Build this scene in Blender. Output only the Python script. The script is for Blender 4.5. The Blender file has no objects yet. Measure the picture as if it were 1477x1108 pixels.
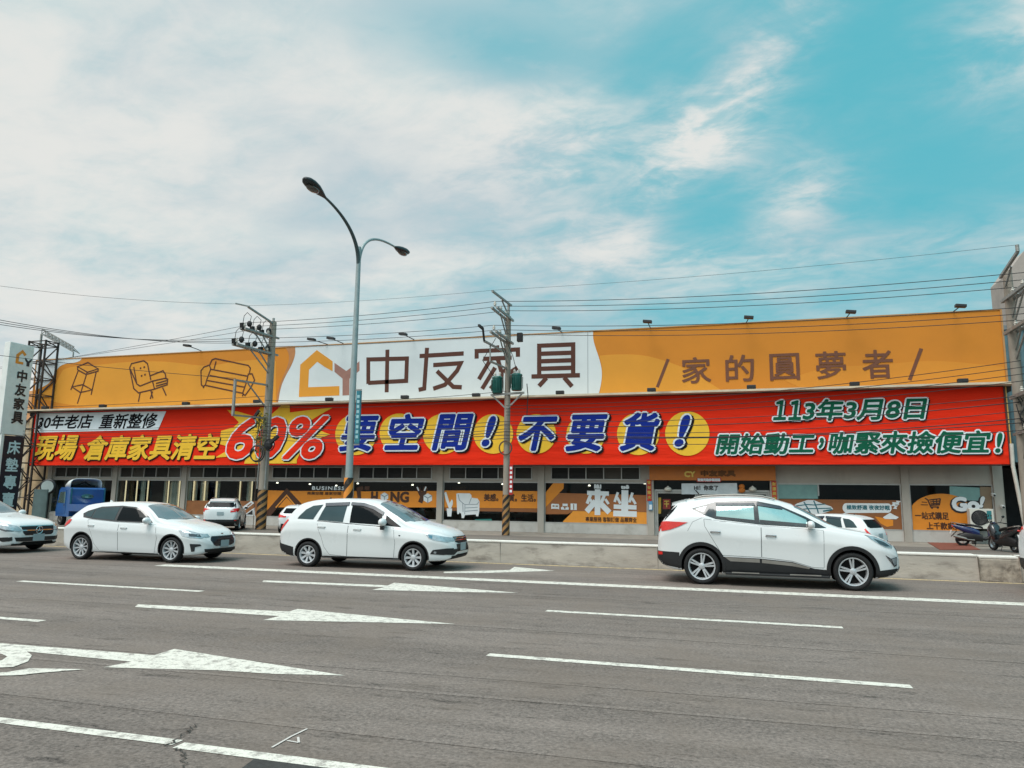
import bpy, bmesh, math, random
from mathutils import Vector, Matrix
from mathutils.bvhtree import BVHTree
from mathutils.geometry import tessellate_polygon
random.seed(7)
SC = bpy.context.scene
COL = SC.collection

# ---------------------------------------------------------------- camera
F_PX, PITCH, YAW, ROLL, EYE = 1067.39, 0.15207, -0.29017, 0.01197, 1.636
cy_, sy_, cp_, sp_, cr_, sr_ = math.cos(YAW), math.sin(YAW), math.cos(PITCH), math.sin(PITCH), math.cos(ROLL), math.sin(ROLL)
FWD = Vector((sy_*cp_, cy_*cp_, sp_)); R0 = Vector((cy_, -sy_, 0)); U0 = R0.cross(FWD)
RIGHT = cr_*R0 + sr_*U0; UP = cr_*U0 - sr_*R0
cam = bpy.data.cameras.new('camera'); cam_o = bpy.data.objects.new('camera', cam); COL.objects.link(cam_o)
m3 = Matrix((RIGHT, UP, -FWD)).transposed()
cam_o.matrix_world = Matrix.Translation((0, 0, EYE)) @ m3.to_4x4()
cam.sensor_width = 36.0; cam.lens = F_PX/1477*36.0; cam.clip_end = 3000; cam.clip_start = 0.1
SC.camera = cam_o
def at(px, py, Y=None, Z=None, X=None):
    """real place of a point of the view, given the plane (depth, height or X) it lies on"""
    d = RIGHT*((px-738.5)/F_PX) - UP*((py-554)/F_PX) + FWD
    t = Y/d.y if Y is not None else ((Z-EYE)/d.z if Z is not None else X/d.x)
    return Vector((0, 0, EYE)) + d*t
def zm(ox, oy, s): return lambda *p: [(ox+a/s, oy+b/s) for a, b in p]

# ---------------------------------------------------------------- sky, sun, exposure
SUN_EL, SUN_AZ = math.radians(63), math.radians(205)   # azimuth clockwise from +Y: behind the viewer, to the left
w = bpy.data.worlds.new('World'); SC.world = w; w.use_nodes = True
def N(nt, typ, **kw):
    n = nt.nodes.new(typ)
    for k, v in kw.items():
        if k.startswith('i_'):
            key = k[2:]; key = int(key) if key.isdigit() else key
            n.inputs[key].default_value = v
        else: setattr(n, k, v)
    return n
def MATH(nt, op, a, b=None, clamp=False):
    n = nt.nodes.new('ShaderNodeMath'); n.operation = op; n.use_clamp = clamp
    for i, q in enumerate((a, b)):
        if q is None: continue
        if isinstance(q, (int, float)): n.inputs[i].default_value = q
        else: nt.links.new(q, n.inputs[i])
    return n.outputs[0]
def MIX(nt, f, a, b, bt='MIX'):
    n = nt.nodes.new('ShaderNodeMixRGB'); n.blend_type = bt
    for i, q in enumerate((f, a, b)):
        if isinstance(q, (int, float)): n.inputs[i].default_value = q
        elif isinstance(q, (tuple, list)): n.inputs[i].default_value = (*q[:3], 1)
        else: nt.links.new(q, n.inputs[i])
    return n.outputs[0]
def RAMP(nt, v, a, b, lo=0., hi=1., smooth=True):
    n = nt.nodes.new('ShaderNodeMapRange'); n.interpolation_type = 'SMOOTHSTEP' if smooth else 'LINEAR'
    nt.links.new(v, n.inputs[0])
    for i, q in enumerate((a, b, lo, hi)): n.inputs[i+1].default_value = q
    return n.outputs[0]
def build_sky():
    nt = w.node_tree; nt.nodes.clear(); L = nt.links
    out = N(nt, 'ShaderNodeOutputWorld'); bg = N(nt, 'ShaderNodeBackground'); L.new(bg.outputs[0], out.inputs[0])
    sky = N(nt, 'ShaderNodeTexSky'); sky.sky_type = 'NISHITA'; sky.sun_disc = False
    sky.sun_elevation = SUN_EL; sky.sun_rotation = SUN_AZ; sky.air_density = 1.2; sky.dust_density = 1.5
    tc = N(nt, 'ShaderNodeTexCoord'); sep = N(nt, 'ShaderNodeSeparateXYZ'); L.new(tc.outputs['Generated'], sep.inputs[0])
    x, y, z = sep.outputs
    zz = MATH(nt, 'ADD', MATH(nt, 'MAXIMUM', z, 0.0), 0.16)
    cmb = N(nt, 'ShaderNodeCombineXYZ')
    L.new(MATH(nt, 'DIVIDE', x, zz), cmb.inputs[0]); L.new(MATH(nt, 'DIVIDE', y, zz), cmb.inputs[1])
    cloud_plane = cmb.outputs[0]
    def noise(scale, detail, rough, off=(0, 0, 0), st=(1, 1, 1), rot=0.0, dist=0.0):
        mp = N(nt, 'ShaderNodeMapping'); mp.inputs[1].default_value = off; mp.inputs[2].default_value = (0, 0, rot); mp.inputs[3].default_value = st
        L.new(cloud_plane, mp.inputs[0])
        n = N(nt, 'ShaderNodeTexNoise'); n.inputs['Scale'].default_value = scale; n.inputs['Detail'].default_value = detail
        n.inputs['Roughness'].default_value = rough; n.inputs['Distortion'].default_value = dist
        L.new(mp.outputs[0], n.inputs['Vector']); return n.outputs[0]
    # cloud cover thins towards the right of the street
    a = MATH(nt, 'ADD', MATH(nt, 'MULTIPLY', x, R0.x), MATH(nt, 'MULTIPLY', y, R0.y))
    bias = RAMP(nt, a, -0.42, 0.5, 0.42, -0.04)
    n1 = noise(1.05, 7, 0.55, (3.1, 1.7, 0), (1, 1.3, 1), 0.5, 0.4)
    # streaks of brighter cloud, each an elongated patch of the cloud layer
    blobs = None
    for (px, py, rx, ry, rot, k) in [(1085, 105, 210, 40, -52, .42), (1040, 205, 95, 48, -25, .30), (1165, 282, 70, 50, -30, .34), (1470, 60, 150, 65, -35, .30),
                                     (950, 360, 150, 40, 0, .22), (800, 210, 170, 80, -10, .3), (1330, 350, 170, 26, -8, .1), (640, 40, 150, 50, 5, -.24), (760, 90, 110, 50, 0, -.16), (420, 330, 120, 40, 0, -.12), (930, 95, 90, 55, -30, -.14),
                                     (1020, 320, 90, 38, -5, -.2), (905, 245, 60, 40, -20, -.12), (1300, 200, 140, 90, 0, -.2), (1240, 50, 60, 50, 0, -.12)]:
        d = (at(px, py, Y=100)-Vector((0, 0, EYE))).normalized()
        c, s = math.cos(math.radians(rot)), math.sin(math.radians(rot))
        hx = RIGHT - d*RIGHT.dot(d); hx.normalize(); hy = d.cross(hx)   # tangent axes at that direction (hy up)
        if hy.z < 0: hy = -hy
        ax, ay = hx*c - hy*s, hx*s + hy*c
        def dot(v): 
            n = N(nt, 'ShaderNodeVectorMath', operation='DOT_PRODUCT'); L.new(tc.outputs['Generated'], n.inputs[0]); n.inputs[1].default_value = v; return n.outputs['Value']
        u = MATH(nt, 'MULTIPLY', dot(ax), F_PX/rx); v = MATH(nt, 'MULTIPLY', dot(ay), F_PX/ry)
        r2 = MATH(nt, 'ADD', MATH(nt, 'MULTIPLY', u, u), MATH(nt, 'MULTIPLY', v, v))
        front = MATH(nt, 'GREATER_THAN', dot(d), 0.3)
        g = MATH(nt, 'MULTIPLY', MATH(nt, 'MULTIPLY', MATH(nt, 'EXPONENT', MATH(nt, 'MULTIPLY', r2, -1.0)), k), front)
        blobs = g if blobs is None else MATH(nt, 'ADD', blobs, g)
    nf = MATH(nt, 'ADD', MATH(nt, 'MULTIPLY', noise(3.6, 7, 0.62, (9, 2, 0), (1, 1.5, 1), 0.7, 0.5), 0.65), MATH(nt, 'MULTIPLY', noise(9.5, 6, 0.6, (4, 2, 0), (1, 1.4, 1), 0.3, 0.6), 0.35))
    cov = MATH(nt, 'ADD', MATH(nt, 'ADD', MATH(nt, 'MULTIPLY', n1, 0.85), bias), MATH(nt, 'MULTIPLY', MATH(nt, 'SUBTRACT', nf, 0.5), 0.85))
    blobs = MATH(nt, 'MULTIPLY', blobs, RAMP(nt, nf, .38, .60, .5, 1.2))
    cov = MATH(nt, 'ADD', cov, blobs)
    mask = RAMP(nt, cov, 0.12, 0.98)
    n2 = MATH(nt, 'ADD', noise(1.5, 6, 0.5, (0, 5, 0), (1, 1.5, 1), 0.3, 0.3), MATH(nt, 'MULTIPLY', MATH(nt, 'SUBTRACT', nf, 0.5), 0.35))
    leftw = RAMP(nt, a, -0.65, 0.1, 0.26, 0.0)
    n2 = MATH(nt, 'ADD', n2, leftw)
    n2 = MATH(nt, 'ADD', n2, MATH(nt, 'MULTIPLY', blobs, 0.55))
    tone = RAMP(nt, n2, 0.43, 0.80)
    cloud = MIX(nt, tone, (5.3, 6.2, 6.6), (7.75, 7.85, 7.6))
    blue = MIX(nt, 0.86, sky.outputs[0], (1.15, 5.3, 6.15))
    # the veiled sun stands behind the viewer: that half of the cloud layer is brighter
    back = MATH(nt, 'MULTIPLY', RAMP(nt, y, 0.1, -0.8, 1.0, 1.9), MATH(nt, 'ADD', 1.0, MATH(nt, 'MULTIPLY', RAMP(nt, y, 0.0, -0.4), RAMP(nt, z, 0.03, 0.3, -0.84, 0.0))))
    high = RAMP(nt, z, 0.55, 0.95, 1.0, 1.5)
    col = MIX(nt, mask, blue, cloud)
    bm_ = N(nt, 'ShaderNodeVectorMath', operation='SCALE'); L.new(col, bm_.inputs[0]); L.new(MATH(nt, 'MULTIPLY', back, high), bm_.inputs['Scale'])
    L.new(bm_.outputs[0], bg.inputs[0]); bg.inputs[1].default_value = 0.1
    w.cycles.sampling_method = 'MANUAL'; w.cycles.sample_map_resolution = 512
build_sky()
sun = bpy.data.lights.new('sun', 'SUN'); sun.energy = 2.7; sun.angle = math.radians(34); sun.color = (1, .965, .91)
sun_o = bpy.data.objects.new('sun', sun); COL.objects.link(sun_o)
sd = Vector((math.sin(SUN_AZ)*math.cos(SUN_EL), math.cos(SUN_AZ)*math.cos(SUN_EL), math.sin(SUN_EL)))
sun_o.rotation_euler = (-sd).to_track_quat('-Z', 'Y').to_euler(); sun_o.location = (0, 0, 40)
SC.view_settings.view_transform = 'Standard'; SC.view_settings.look = 'None'; SC.view_settings.exposure = 0.0; SC.view_settings.gamma = 1
SC.render.engine = 'CYCLES'
SC.cycles.max_bounces = 6; SC.cycles.transparent_max_bounces = 12; SC.cycles.caustics_reflective = False; SC.cycles.caustics_refractive = False

# ---------------------------------------------------------------- materials
def lin(c): return tuple(((v/255)/12.92 if v/255 <= .04045 else ((v/255+.055)/1.055)**2.4) for v in c)
MATS = {}
def M(name, rgb=None, rough=.6, metal=0., var=.06, vs=3., bump=0., bs=60., coat=0., spec=.5, bd=.02, emit=0., srgb=True, stretch=(1, 1, 1), dirt=None):
    if name in MATS: return MATS[name]
    m = bpy.data.materials.new(name); MATS[name] = m; m.use_nodes = True; nt = m.node_tree; L = nt.links
    b = nt.nodes['Principled BSDF']; c = lin(rgb) if srgb else rgb
    b.inputs['Roughness'].default_value = rough; b.inputs['Metallic'].default_value = metal; b.inputs['Specular IOR Level'].default_value = spec
    b.inputs['Coat Weight'].default_value = coat; b.inputs['Coat Roughness'].default_value = .04
    tc = N(nt, 'ShaderNodeTexCoord'); mp = N(nt, 'ShaderNodeMapping'); mp.inputs[3].default_value = stretch; L.new(tc.outputs['Object'], mp.inputs[0])
    n = N(nt, 'ShaderNodeTexNoise'); n.inputs['Scale'].default_value = vs; n.inputs['Detail'].default_value = 6; n.inputs['Roughness'].default_value = .6; L.new(mp.outputs[0], n.inputs['Vector'])
    f = RAMP(nt, n.outputs[0], .3, .7, 1-var*1.6, 1+var)
    s = N(nt, 'ShaderNodeVectorMath', operation='SCALE'); s.inputs[0].default_value = c; L.new(f, s.inputs['Scale'])
    base = s.outputs[0]
    if dirt:   # (colour, amount, scale): stains with a shape of their own
        n2 = N(nt, 'ShaderNodeTexNoise'); n2.inputs['Scale'].default_value = dirt[2]; n2.inputs['Detail'].default_value = 8; n2.inputs['Roughness'].default_value = .65; L.new(mp.outputs[0], n2.inputs['Vector'])
        base = MIX(nt, MATH(nt, 'MULTIPLY', RAMP(nt, n2.outputs[0], .48, .72), dirt[1]), base, lin(dirt[0]))
    L.new(base, b.inputs['Base Color'])
    L.new(RAMP(nt, n.outputs[0], .3, .7, max(rough-.06, .02), min(rough+.08, 1)), b.inputs['Roughness']) if rough > .12 else None
    if bump:
        n3 = N(nt, 'ShaderNodeTexNoise'); n3.inputs['Scale'].default_value = bs; n3.inputs['Detail'].default_value = 4; L.new(mp.outputs[0], n3.inputs['Vector'])
        bp = N(nt, 'ShaderNodeBump'); bp.inputs['Strength'].default_value = bump; bp.inputs['Distance'].default_value = bd; L.new(n3.outputs[0], bp.inputs['Height']); L.new(bp.outputs[0], b.inputs['Normal'])
    if emit:
        b.inputs['Emission Color'].default_value = (*c, 1); b.inputs['Emission Strength'].default_value = emit
    return m
def GLASS(name, tint, trans=.7, rough=.02, refl=1.5):
    if name in MATS: return MATS[name]
    m = bpy.data.materials.new(name); MATS[name] = m; m.use_nodes = True; nt = m.node_tree; L = nt.links; nt.nodes.clear()
    out = N(nt, 'ShaderNodeOutputMaterial'); tr = N(nt, 'ShaderNodeBsdfTransparent'); tr.inputs[0].default_value = (*[t*trans for t in tint], 1)
    gl = N(nt, 'ShaderNodeBsdfGlossy'); gl.inputs['Roughness'].default_value = rough
    lw = N(nt, 'ShaderNodeLayerWeight'); fr_ = MATH(nt, 'ADD', .035, MATH(nt, 'MULTIPLY', MATH(nt, 'POWER', lw.outputs['Facing'], 5.0), .9))
    tc = N(nt, 'ShaderNodeTexCoord'); n = N(nt, 'ShaderNodeTexNoise'); n.inputs['Scale'].default_value = .8; L.new(tc.outputs['Object'], n.inputs['Vector'])
    bp = N(nt, 'ShaderNodeBump'); bp.inputs['Strength'].default_value = .04; bp.inputs['Distance'].default_value = .1; L.new(n.outputs[0], bp.inputs['Height']); L.new(bp.outputs[0], gl.inputs['Normal'])
    mx = N(nt, 'ShaderNodeMixShader'); L.new(fr_, mx.inputs[0]); L.new(tr.outputs[0], mx.inputs[1]); L.new(gl.outputs[0], mx.inputs[2]); L.new(mx.outputs[0], out.inputs[0])
    return m
def asphalt(name, rgb, streaks=True, scale=1.0):
    m = bpy.data.materials.new(name); MATS[name] = m; m.use_nodes = True; nt = m.node_tree; L = nt.links
    b = nt.nodes['Principled BSDF']; b.inputs['Roughness'].default_value = .82; b.inputs['Specular IOR Level'].default_value = .3
    tc = N(nt, 'ShaderNodeTexCoord'); P = tc.outputs['Object']
    def noise(scale, det=5, st=(1, 1, 1), off=(0, 0, 0), rough=.6, typ='ShaderNodeTexNoise'):
        mp = N(nt, 'ShaderNodeMapping'); mp.inputs[3].default_value = st; mp.inputs[1].default_value = off; L.new(P, mp.inputs[0])
        n = N(nt, typ); n.inputs['Scale'].default_value = scale
        if typ == 'ShaderNodeTexNoise': n.inputs['Detail'].default_value = det; n.inputs['Roughness'].default_value = rough
        L.new(mp.outputs[0], n.inputs['Vector']); return n.outputs[0]
    c = lin(rgb)
    big = noise(.35, 5, (.35, 1.2, 1)); fine = noise(30, 6, rough=.75); mid = noise(7, 6, (1, 1, 1), (4, 4, 4), .7)
    v = MATH(nt, 'ADD', RAMP(nt, big, .3, .7, .86, 1.12), RAMP(nt, fine, .3, .7, -.6, .6, False))
    v = MATH(nt, 'ADD', v, RAMP(nt, mid, .25, .75, -.13, .13))
    # aggregate: pale and dark chips
    vor = noise(70, typ='ShaderNodeTexVoronoi'); chip = noise(90, 2, off=(7, 3, 1))
    v = MATH(nt, 'ADD', v, MATH(nt, 'MULTIPLY', RAMP(nt, chip, .62, .70), .6))
    v = MATH(nt, 'SUBTRACT', v, MATH(nt, 'MULTIPLY', RAMP(nt, noise(38, 3, off=(1, 9, 2)), .62, .74), .35))
    if streaks:
        st = noise(1.0, 6, (.06, 2.2, 1), (3, 8, 0), .55)      # wear drawn out along the driving direction
        v = MATH(nt, 'ADD', v, RAMP(nt, st, .3, .7, -.12, .12))
        # dark scuffs
        sc = noise(2.6, 7, (.45, 1.9, 1), (2, 1, 0), .7)
        v = MATH(nt, 'SUBTRACT', v, MATH(nt, 'MULTIPLY', RAMP(nt, sc, .55, .66), .42))
        # the two darker wheel tracks of every lane
        sp = N(nt, 'ShaderNodeSeparateXYZ'); L.new(P, sp.inputs[0]); tr = MATH(nt, 'SINE', MATH(nt, 'MULTIPLY', sp.outputs[1], 2*math.pi/1.6))
        v = MATH(nt, 'ADD', v, MATH(nt, 'MULTIPLY', tr, .05))
    s = N(nt, 'ShaderNodeVectorMath', operation='SCALE'); s.inputs[0].default_value = c; L.new(v, s.inputs['Scale'])
    tint = MIX(nt, RAMP(nt, noise(.8, 4, (1, 1, 1), (5, 5, 5)), .4, .7, 0., .5), s.outputs[0], (c[0]*.98, c[1]*.93, c[2]*.86))
    L.new(tint, b.inputs['Base Color'])
    bp = N(nt, 'ShaderNodeBump'); bp.inputs['Strength'].default_value = .5; bp.inputs['Distance'].default_value = .012; L.new(fine, bp.inputs['Height']); L.new(bp.outputs[0], b.inputs['Normal'])
    return m
def paint_mat(name, rgb):
    """road paint, worn through in places"""
    m = bpy.data.materials.new(name); MATS[name] = m; m.use_nodes = True; nt = m.node_tree; L = nt.links
    b = nt.nodes['Principled BSDF']; b.inputs['Roughness'].default_value = .6
    tc = N(nt, 'ShaderNodeTexCoord')
    n = N(nt, 'ShaderNodeTexNoise'); n.inputs['Scale'].default_value = 9; n.inputs['Detail'].default_value = 9; n.inputs['Roughness'].default_value = .75; L.new(tc.outputs['Object'], n.inputs['Vector'])
    n2 = N(nt, 'ShaderNodeTexNoise'); n2.inputs['Scale'].default_value = 45; n2.inputs['Detail'].default_value = 3; L.new(tc.outputs['Object'], n2.inputs['Vector'])
    c = MIX(nt, RAMP(nt, n.outputs[0], .48, .62, 0, .85), lin(rgb), lin((140, 133, 126)))
    c = MIX(nt, RAMP(nt, n2.outputs[0], .5, .72, 0, .55), c, lin((140, 134, 128)))
    L.new(c, b.inputs['Base Color'])
    return m

# ---------------------------------------------------------------- mesh helpers
def origin_of(o):
    v = Vector((0, 0, 0))
    while o is not None: v += o.location; o = o.parent
    return v
class MB:
    def __init__(s): s.v = []; s.f = []; s.m = []
    def add(s, vs, fs, m=0):
        k = len(s.v); s.v += [Vector(q) for q in vs]; s.f += [tuple(k+i for i in f) for f in fs]; s.m += [m]*len(fs); return s
    def box(s, x0, x1, y0, y1, z0, z1, m=0):
        return s.add([(x0, y0, z0), (x1, y0, z0), (x1, y1, z0), (x0, y1, z0), (x0, y0, z1), (x1, y0, z1), (x1, y1, z1), (x0, y1, z1)],
                     [(0, 3, 2, 1), (4, 5, 6, 7), (0, 1, 5, 4), (1, 2, 6, 5), (2, 3, 7, 6), (3, 0, 4, 7)], m)
    def bar(s, a, b, wx, wy=None, m=0, up=(0, 0, 1)):
        """box beam from a to b"""
        a, b = Vector(a), Vector(b); d = (b-a).normalized(); up = Vector(up)
        if abs(d.dot(up)) > .98: up = Vector((1, 0, 0))
        u = d.cross(up).normalized(); v = u.cross(d); wy = wy or wx; u = u*(wx/2); v = v*(wy/2)
        return s.add([a-u-v, a+u-v, a+u+v, a-u+v, b-u-v, b+u-v, b+u+v, b-u+v], [(0, 3, 2, 1), (4, 5, 6, 7), (0, 1, 5, 4), (1, 2, 6, 5), (2, 3, 7, 6), (3, 0, 4, 7)], m)
    def tube(s, pts, r, n=8, m=0, cap=True):
        pts = [Vector(p) for p in pts]; rs = r if isinstance(r, (list, tuple)) else [r]*len(pts); vs = []; fs = []
        u = None
        for i, p in enumerate(pts):
            d = (pts[min(i+1, len(pts)-1)]-pts[max(i-1, 0)]).normalized()
            if u is None: u = d.cross(Vector((0, 0, 1)) if abs(d.z) < .95 else Vector((1, 0, 0))).normalized()
            else: u = (u-d*u.dot(d)).normalized()
            v = d.cross(u)
            for k in range(n):
                t = 2*math.pi*k/n; vs.append(p+(u*math.cos(t)+v*math.sin(t))*rs[i])
        for i in range(len(pts)-1):
            for k in range(n): fs.append((i*n+k, i*n+(k+1) % n, (i+1)*n+(k+1) % n, (i+1)*n+k))
        if cap: fs.append(tuple(range(n-1, -1, -1))); fs.append(tuple(range((len(pts)-1)*n, len(pts)*n)))
        return s.add(vs, fs, m)
    def lathe(s, prof, c=(0, 0, 0), axis=(0, 0, 1), n=24, m=0, closed=False):
        """profile of (radius, height along axis)"""
        c = Vector(c); ax = Vector(axis).normalized(); u = ax.cross(Vector((0, 0, 1)) if abs(ax.z) < .95 else Vector((1, 0, 0))).normalized(); v = ax.cross(u); vs = []; fs = []
        for r, h in prof:
            for k in range(n):
                t = 2*math.pi*k/n; vs.append(c+ax*h+(u*math.cos(t)+v*math.sin(t))*r)
        np_ = len(prof)
        for i in range(np_-1+(1 if closed else 0)):
            j = (i+1) % np_
            for k in range(n): fs.append((i*n+k, i*n+(k+1) % n, j*n+(k+1) % n, j*n+k))
        return s.add(vs, fs, m)
    def ball(s, c, r, n=10, m=0):
        r = r if isinstance(r, (tuple, list)) else (r, r, r); c = Vector(c); vs = []; fs = []; k2 = n//2+1
        for i in range(k2+1):
            ph = math.pi*i/k2
            for k in range(n):
                t = 2*math.pi*k/n; vs.append(c+Vector((r[0]*math.sin(ph)*math.cos(t), r[1]*math.sin(ph)*math.sin(t), r[2]*math.cos(ph))))
        for i in range(k2):
            for k in range(n): fs.append((i*n+k, (i+1)*n+k, (i+1)*n+(k+1) % n, i*n+(k+1) % n))
        return s.add(vs, fs, m)
    def prism(s, poly, front, back, m=0):
        """poly: list of 3-D points of one flat outline; swept by the vectors front and back"""
        poly = [Vector(p) for p in poly]; n = len(poly); tri = tessellate_polygon([poly]); fr, bk = Vector(front), Vector(back)
        return s.add([p+fr for p in poly]+[p+bk for p in poly], [tuple(t) for t in tri]+[tuple(n+i for i in t[::-1]) for t in tri]+[(i, (i+1) % n, n+(i+1) % n, n+i) for i in range(n)], m)
    def build(s, name, mats, parent=None, smooth=False, bevel=0., local=False, angle=40):
        me = bpy.data.meshes.new(name); off = Vector((0, 0, 0)) if (local or parent is None) else origin_of(parent)
        me.from_pydata([p-off for p in s.v], [], s.f); me.validate()
        mats = mats if isinstance(mats, (list, tuple)) else [mats]
        for q in mats: me.materials.append(q)
        if len(mats) > 1 and len(me.polygons) == len(s.m): me.polygons.foreach_set('material_index', s.m)
        bm = bmesh.new(); bm.from_mesh(me)
        if bevel: 
            bmesh.ops.remove_doubles(bm, verts=bm.verts, dist=1e-5)
            es = [e for e in bm.edges if len(e.link_faces) == 2 and e.calc_face_angle(0) > .6]
            bmesh.ops.bevel(bm, geom=es, offset=bevel, segments=2, affect='EDGES', profile=.6, clamp_overlap=True)
        bmesh.ops.recalc_face_normals(bm, faces=bm.faces); bm.to_mesh(me); bm.free()
        if smooth: me.shade_smooth(); me.set_sharp_from_angle(angle=math.radians(angle))
        o = bpy.data.objects.new(name, me); COL.objects.link(o)
        if parent is not None: o.parent = parent
        return o
def tag(o, label=None, cat=None, group=None, kind=None):
    for k, v in (('label', label), ('category', cat), ('group', group), ('kind', kind)):
        if v: o[k] = v
    return o
def thing(name, loc, label, cat, group=None, rz=0.):
    o = bpy.data.objects.new(name, None); COL.objects.link(o); o.location = loc; o.rotation_euler = (0, 0, rz); o.empty_display_size = .3
    return tag(o, label, cat, group)
def copy_tree(o, parent=None):
    c = o.copy(); COL.objects.link(c)
    if parent is not None: c.parent = parent
    for ch in list(o.children): copy_tree(ch, c)
    return c
def sm(pts, n=2):
    """rounds an open run of points, keeping its two ends"""
    for _ in range(n): pts = [pts[0]]+[q for a, b in zip(pts, pts[1:]) for q in ((.75*a[0]+.25*b[0], .75*a[1]+.25*b[1]), (.25*a[0]+.75*b[0], .25*a[1]+.75*b[1]))]+[pts[-1]]
    return pts
def struct(o): o['kind'] = 'structure'; return o

# flat graphics on upright panels (all panels face -Y)
def graphic(name, polys, Y, mat, parent, th=.006):
    mb = MB()
    for p in polys: mb.prism([at(a, b, Y=Y) for a, b in p], (0, 0, 0), (0, th, 0))
    return mb.build(name, mat, parent)
def strokes(name, lines, Y, mat, parent, th=.006):
    """lines: (points, width in metres); square-ended ribbons with mitred bends"""
    mb = MB()
    for kk, (pts, wd) in enumerate(lines):
        yk = Y-kk*.0006
        P = [at(a, b, Y=Y) for a, b in pts]; P = [Vector((p.x, p.z)) for p in P]; closed = len(P) > 2 and (P[0]-P[-1]).length < 1e-6
        if closed: P = P[:-1]
        n = len(P); Lf = []; Rt = []
        for i in range(n):
            d0 = (P[i]-P[i-1]).normalized() if (i > 0 or closed) else None; d1 = (P[(i+1) % n]-P[i]).normalized() if (i < n-1 or closed) else None
            d0 = d0 or d1; d1 = d1 or d0; t = (d0+d1)
            t = t.normalized() if t.length > .2 else d0; nn = Vector((-t.y, t.x)); k = min(1/max(nn.dot(Vector((-d0.y, d0.x))), .45), 2.2)*wd/2
            Lf.append(P[i]+nn*k); Rt.append(P[i]-nn*k)
        for i in range(n if closed else n-1):
            j = (i+1) % n
            mb.prism([(q.x, yk-.0002*i, q.y) for q in (Lf[i], Rt[i], Rt[j], Lf[j])], (0, 0, 0), (0, th, 0))
    return mb.build(name, mat, parent)
def disc_px(cx, cy, rx, ry, n=40): return [(cx+rx*math.cos(2*math.pi*i/n), cy+ry*math.sin(2*math.pi*i/n)) for i in range(n)]
def text_mesh(s, shear, spacing=1.0):
    c = bpy.data.curves.new('lettering', 'FONT'); c.body = s; c.shear = shear; c.resolution_u = 3; c.space_character = spacing; c.fill_mode = 'FRONT'
    o = bpy.data.objects.new('lettering', c); COL.objects.link(o)
    dg = bpy.context.evaluated_depsgraph_get(); me = bpy.data.meshes.new_from_object(o.evaluated_get(dg)); bpy.data.objects.remove(o); bpy.data.curves.remove(c)
    vs = [(v.co.x, v.co.y) for v in me.vertices]; fs = [tuple(p.vertices) for p in me.polygons]; bpy.data.meshes.remove(me)
    return vs, fs
def letter_mesh(name, vs, fs, mat, r, Y, off, n=10, gap=.0005):
    """flat letters thickened by r: the outline repeated round a circle, each pass a hair in front of the last"""
    V = []; Fc = []
    passes = [(0, 0)] if r <= 0 else [(r*math.cos(2*math.pi*k/n), r*math.sin(2*math.pi*k/n)) for k in range(n)]
    if r > .06: passes += [(.5*r*math.cos(2*math.pi*k/6), .5*r*math.sin(2*math.pi*k/6)) for k in range(6)]
    for i, (dx, dz) in enumerate(passes):
        k = len(V); V += [(x+dx-off.x, Y-gap*i-off.y, z+dz-off.z) for x, z in vs]; Fc += [tuple(k+q for q in f) for f in fs]
    me = bpy.data.meshes.new(name); me.from_pydata(V, [], Fc); me.materials.append(mat)
    return me
def text(name, s, box, Y, mat, parent, bold=0., shear=0., layers=(), spacing=1.0, step=.010):
    """s fills the box (left, top, right, bottom); bold in metres; layers: (extra boldness, material, shift) behind the front letters"""
    l, t, r, b = box; vs, fs = text_mesh(s, shear, spacing)
    A = at(l, (t+b)/2, Y=Y).x; B = at(r, (t+b)/2, Y=Y).x; mid = (l+r)/2
    z1 = at(mid, t, Y=Y).z; z0 = at(mid, b, Y=Y).z; A += bold; B -= bold; z0 += bold; z1 -= bold
    xs = [v[0] for v in vs]; ys = [v[1] for v in vs]; x0, x1, y0, y1 = min(xs), max(xs), min(ys), max(ys)
    sx, sz = (B-A)/(x1-x0), (z1-z0)/(y1-y0); off = origin_of(parent) if parent is not None else Vector((0, 0, 0))
    W2 = [(A+(x-x0)*sx, z0+(y-y0)*sz) for x, y in vs]; n = len(layers)
    top = bpy.data.objects.new(name, letter_mesh(name, W2, fs, mat, bold, Y-step*n, off)); COL.objects.link(top); top.parent = parent
    e = bold
    for i, (eb, lm, sh) in enumerate(layers):
        e += eb; o = bpy.data.objects.new('outline', letter_mesh('outline', [(x+sh[0], z+sh[1]) for x, z in W2], fs, lm, e, Y-step*(n-1-i), off)); COL.objects.link(o); o.parent = top
    return top

# ================================================================ setting
YB = 18.28   # street face of the concrete barrier
YW = 34.86   # shop front
m_road = asphalt('asphalt', (114, 104, 98)); m_yard = asphalt('yard_asphalt', (112, 106, 100), False); m_new = asphalt('fresh_asphalt', (62, 62, 62), False)
m_paint = paint_mat('road_paint', (216, 211, 200)); m_yel = paint_mat('edge_paint', (214, 190, 140))
def sheet(name, x0, x1, y0, y1, z, mat): return struct(MB().add([(x0, y0, z), (x1, y0, z), (x1, y1, z), (x0, y1, z)], [(0, 1, 2, 3)]).build(name, mat))
sheet('ground', -700, 700, -500, 900, -.008, M('dry_ground', (120, 114, 104), .9))
sheet('road', -300, 300, -40, YB+.3, 0, m_road)
sheet('service_lane', -300, 300, YB+.3, YW-3.6, .0, m_yard)
sheet('pavement', -300, 300, YW-3.6, YW+.3, .0, M('pavement', (142, 134, 124), .85, var=.1, vs=2, dirt=((95, 88, 80), .6, 1.3)))
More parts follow.
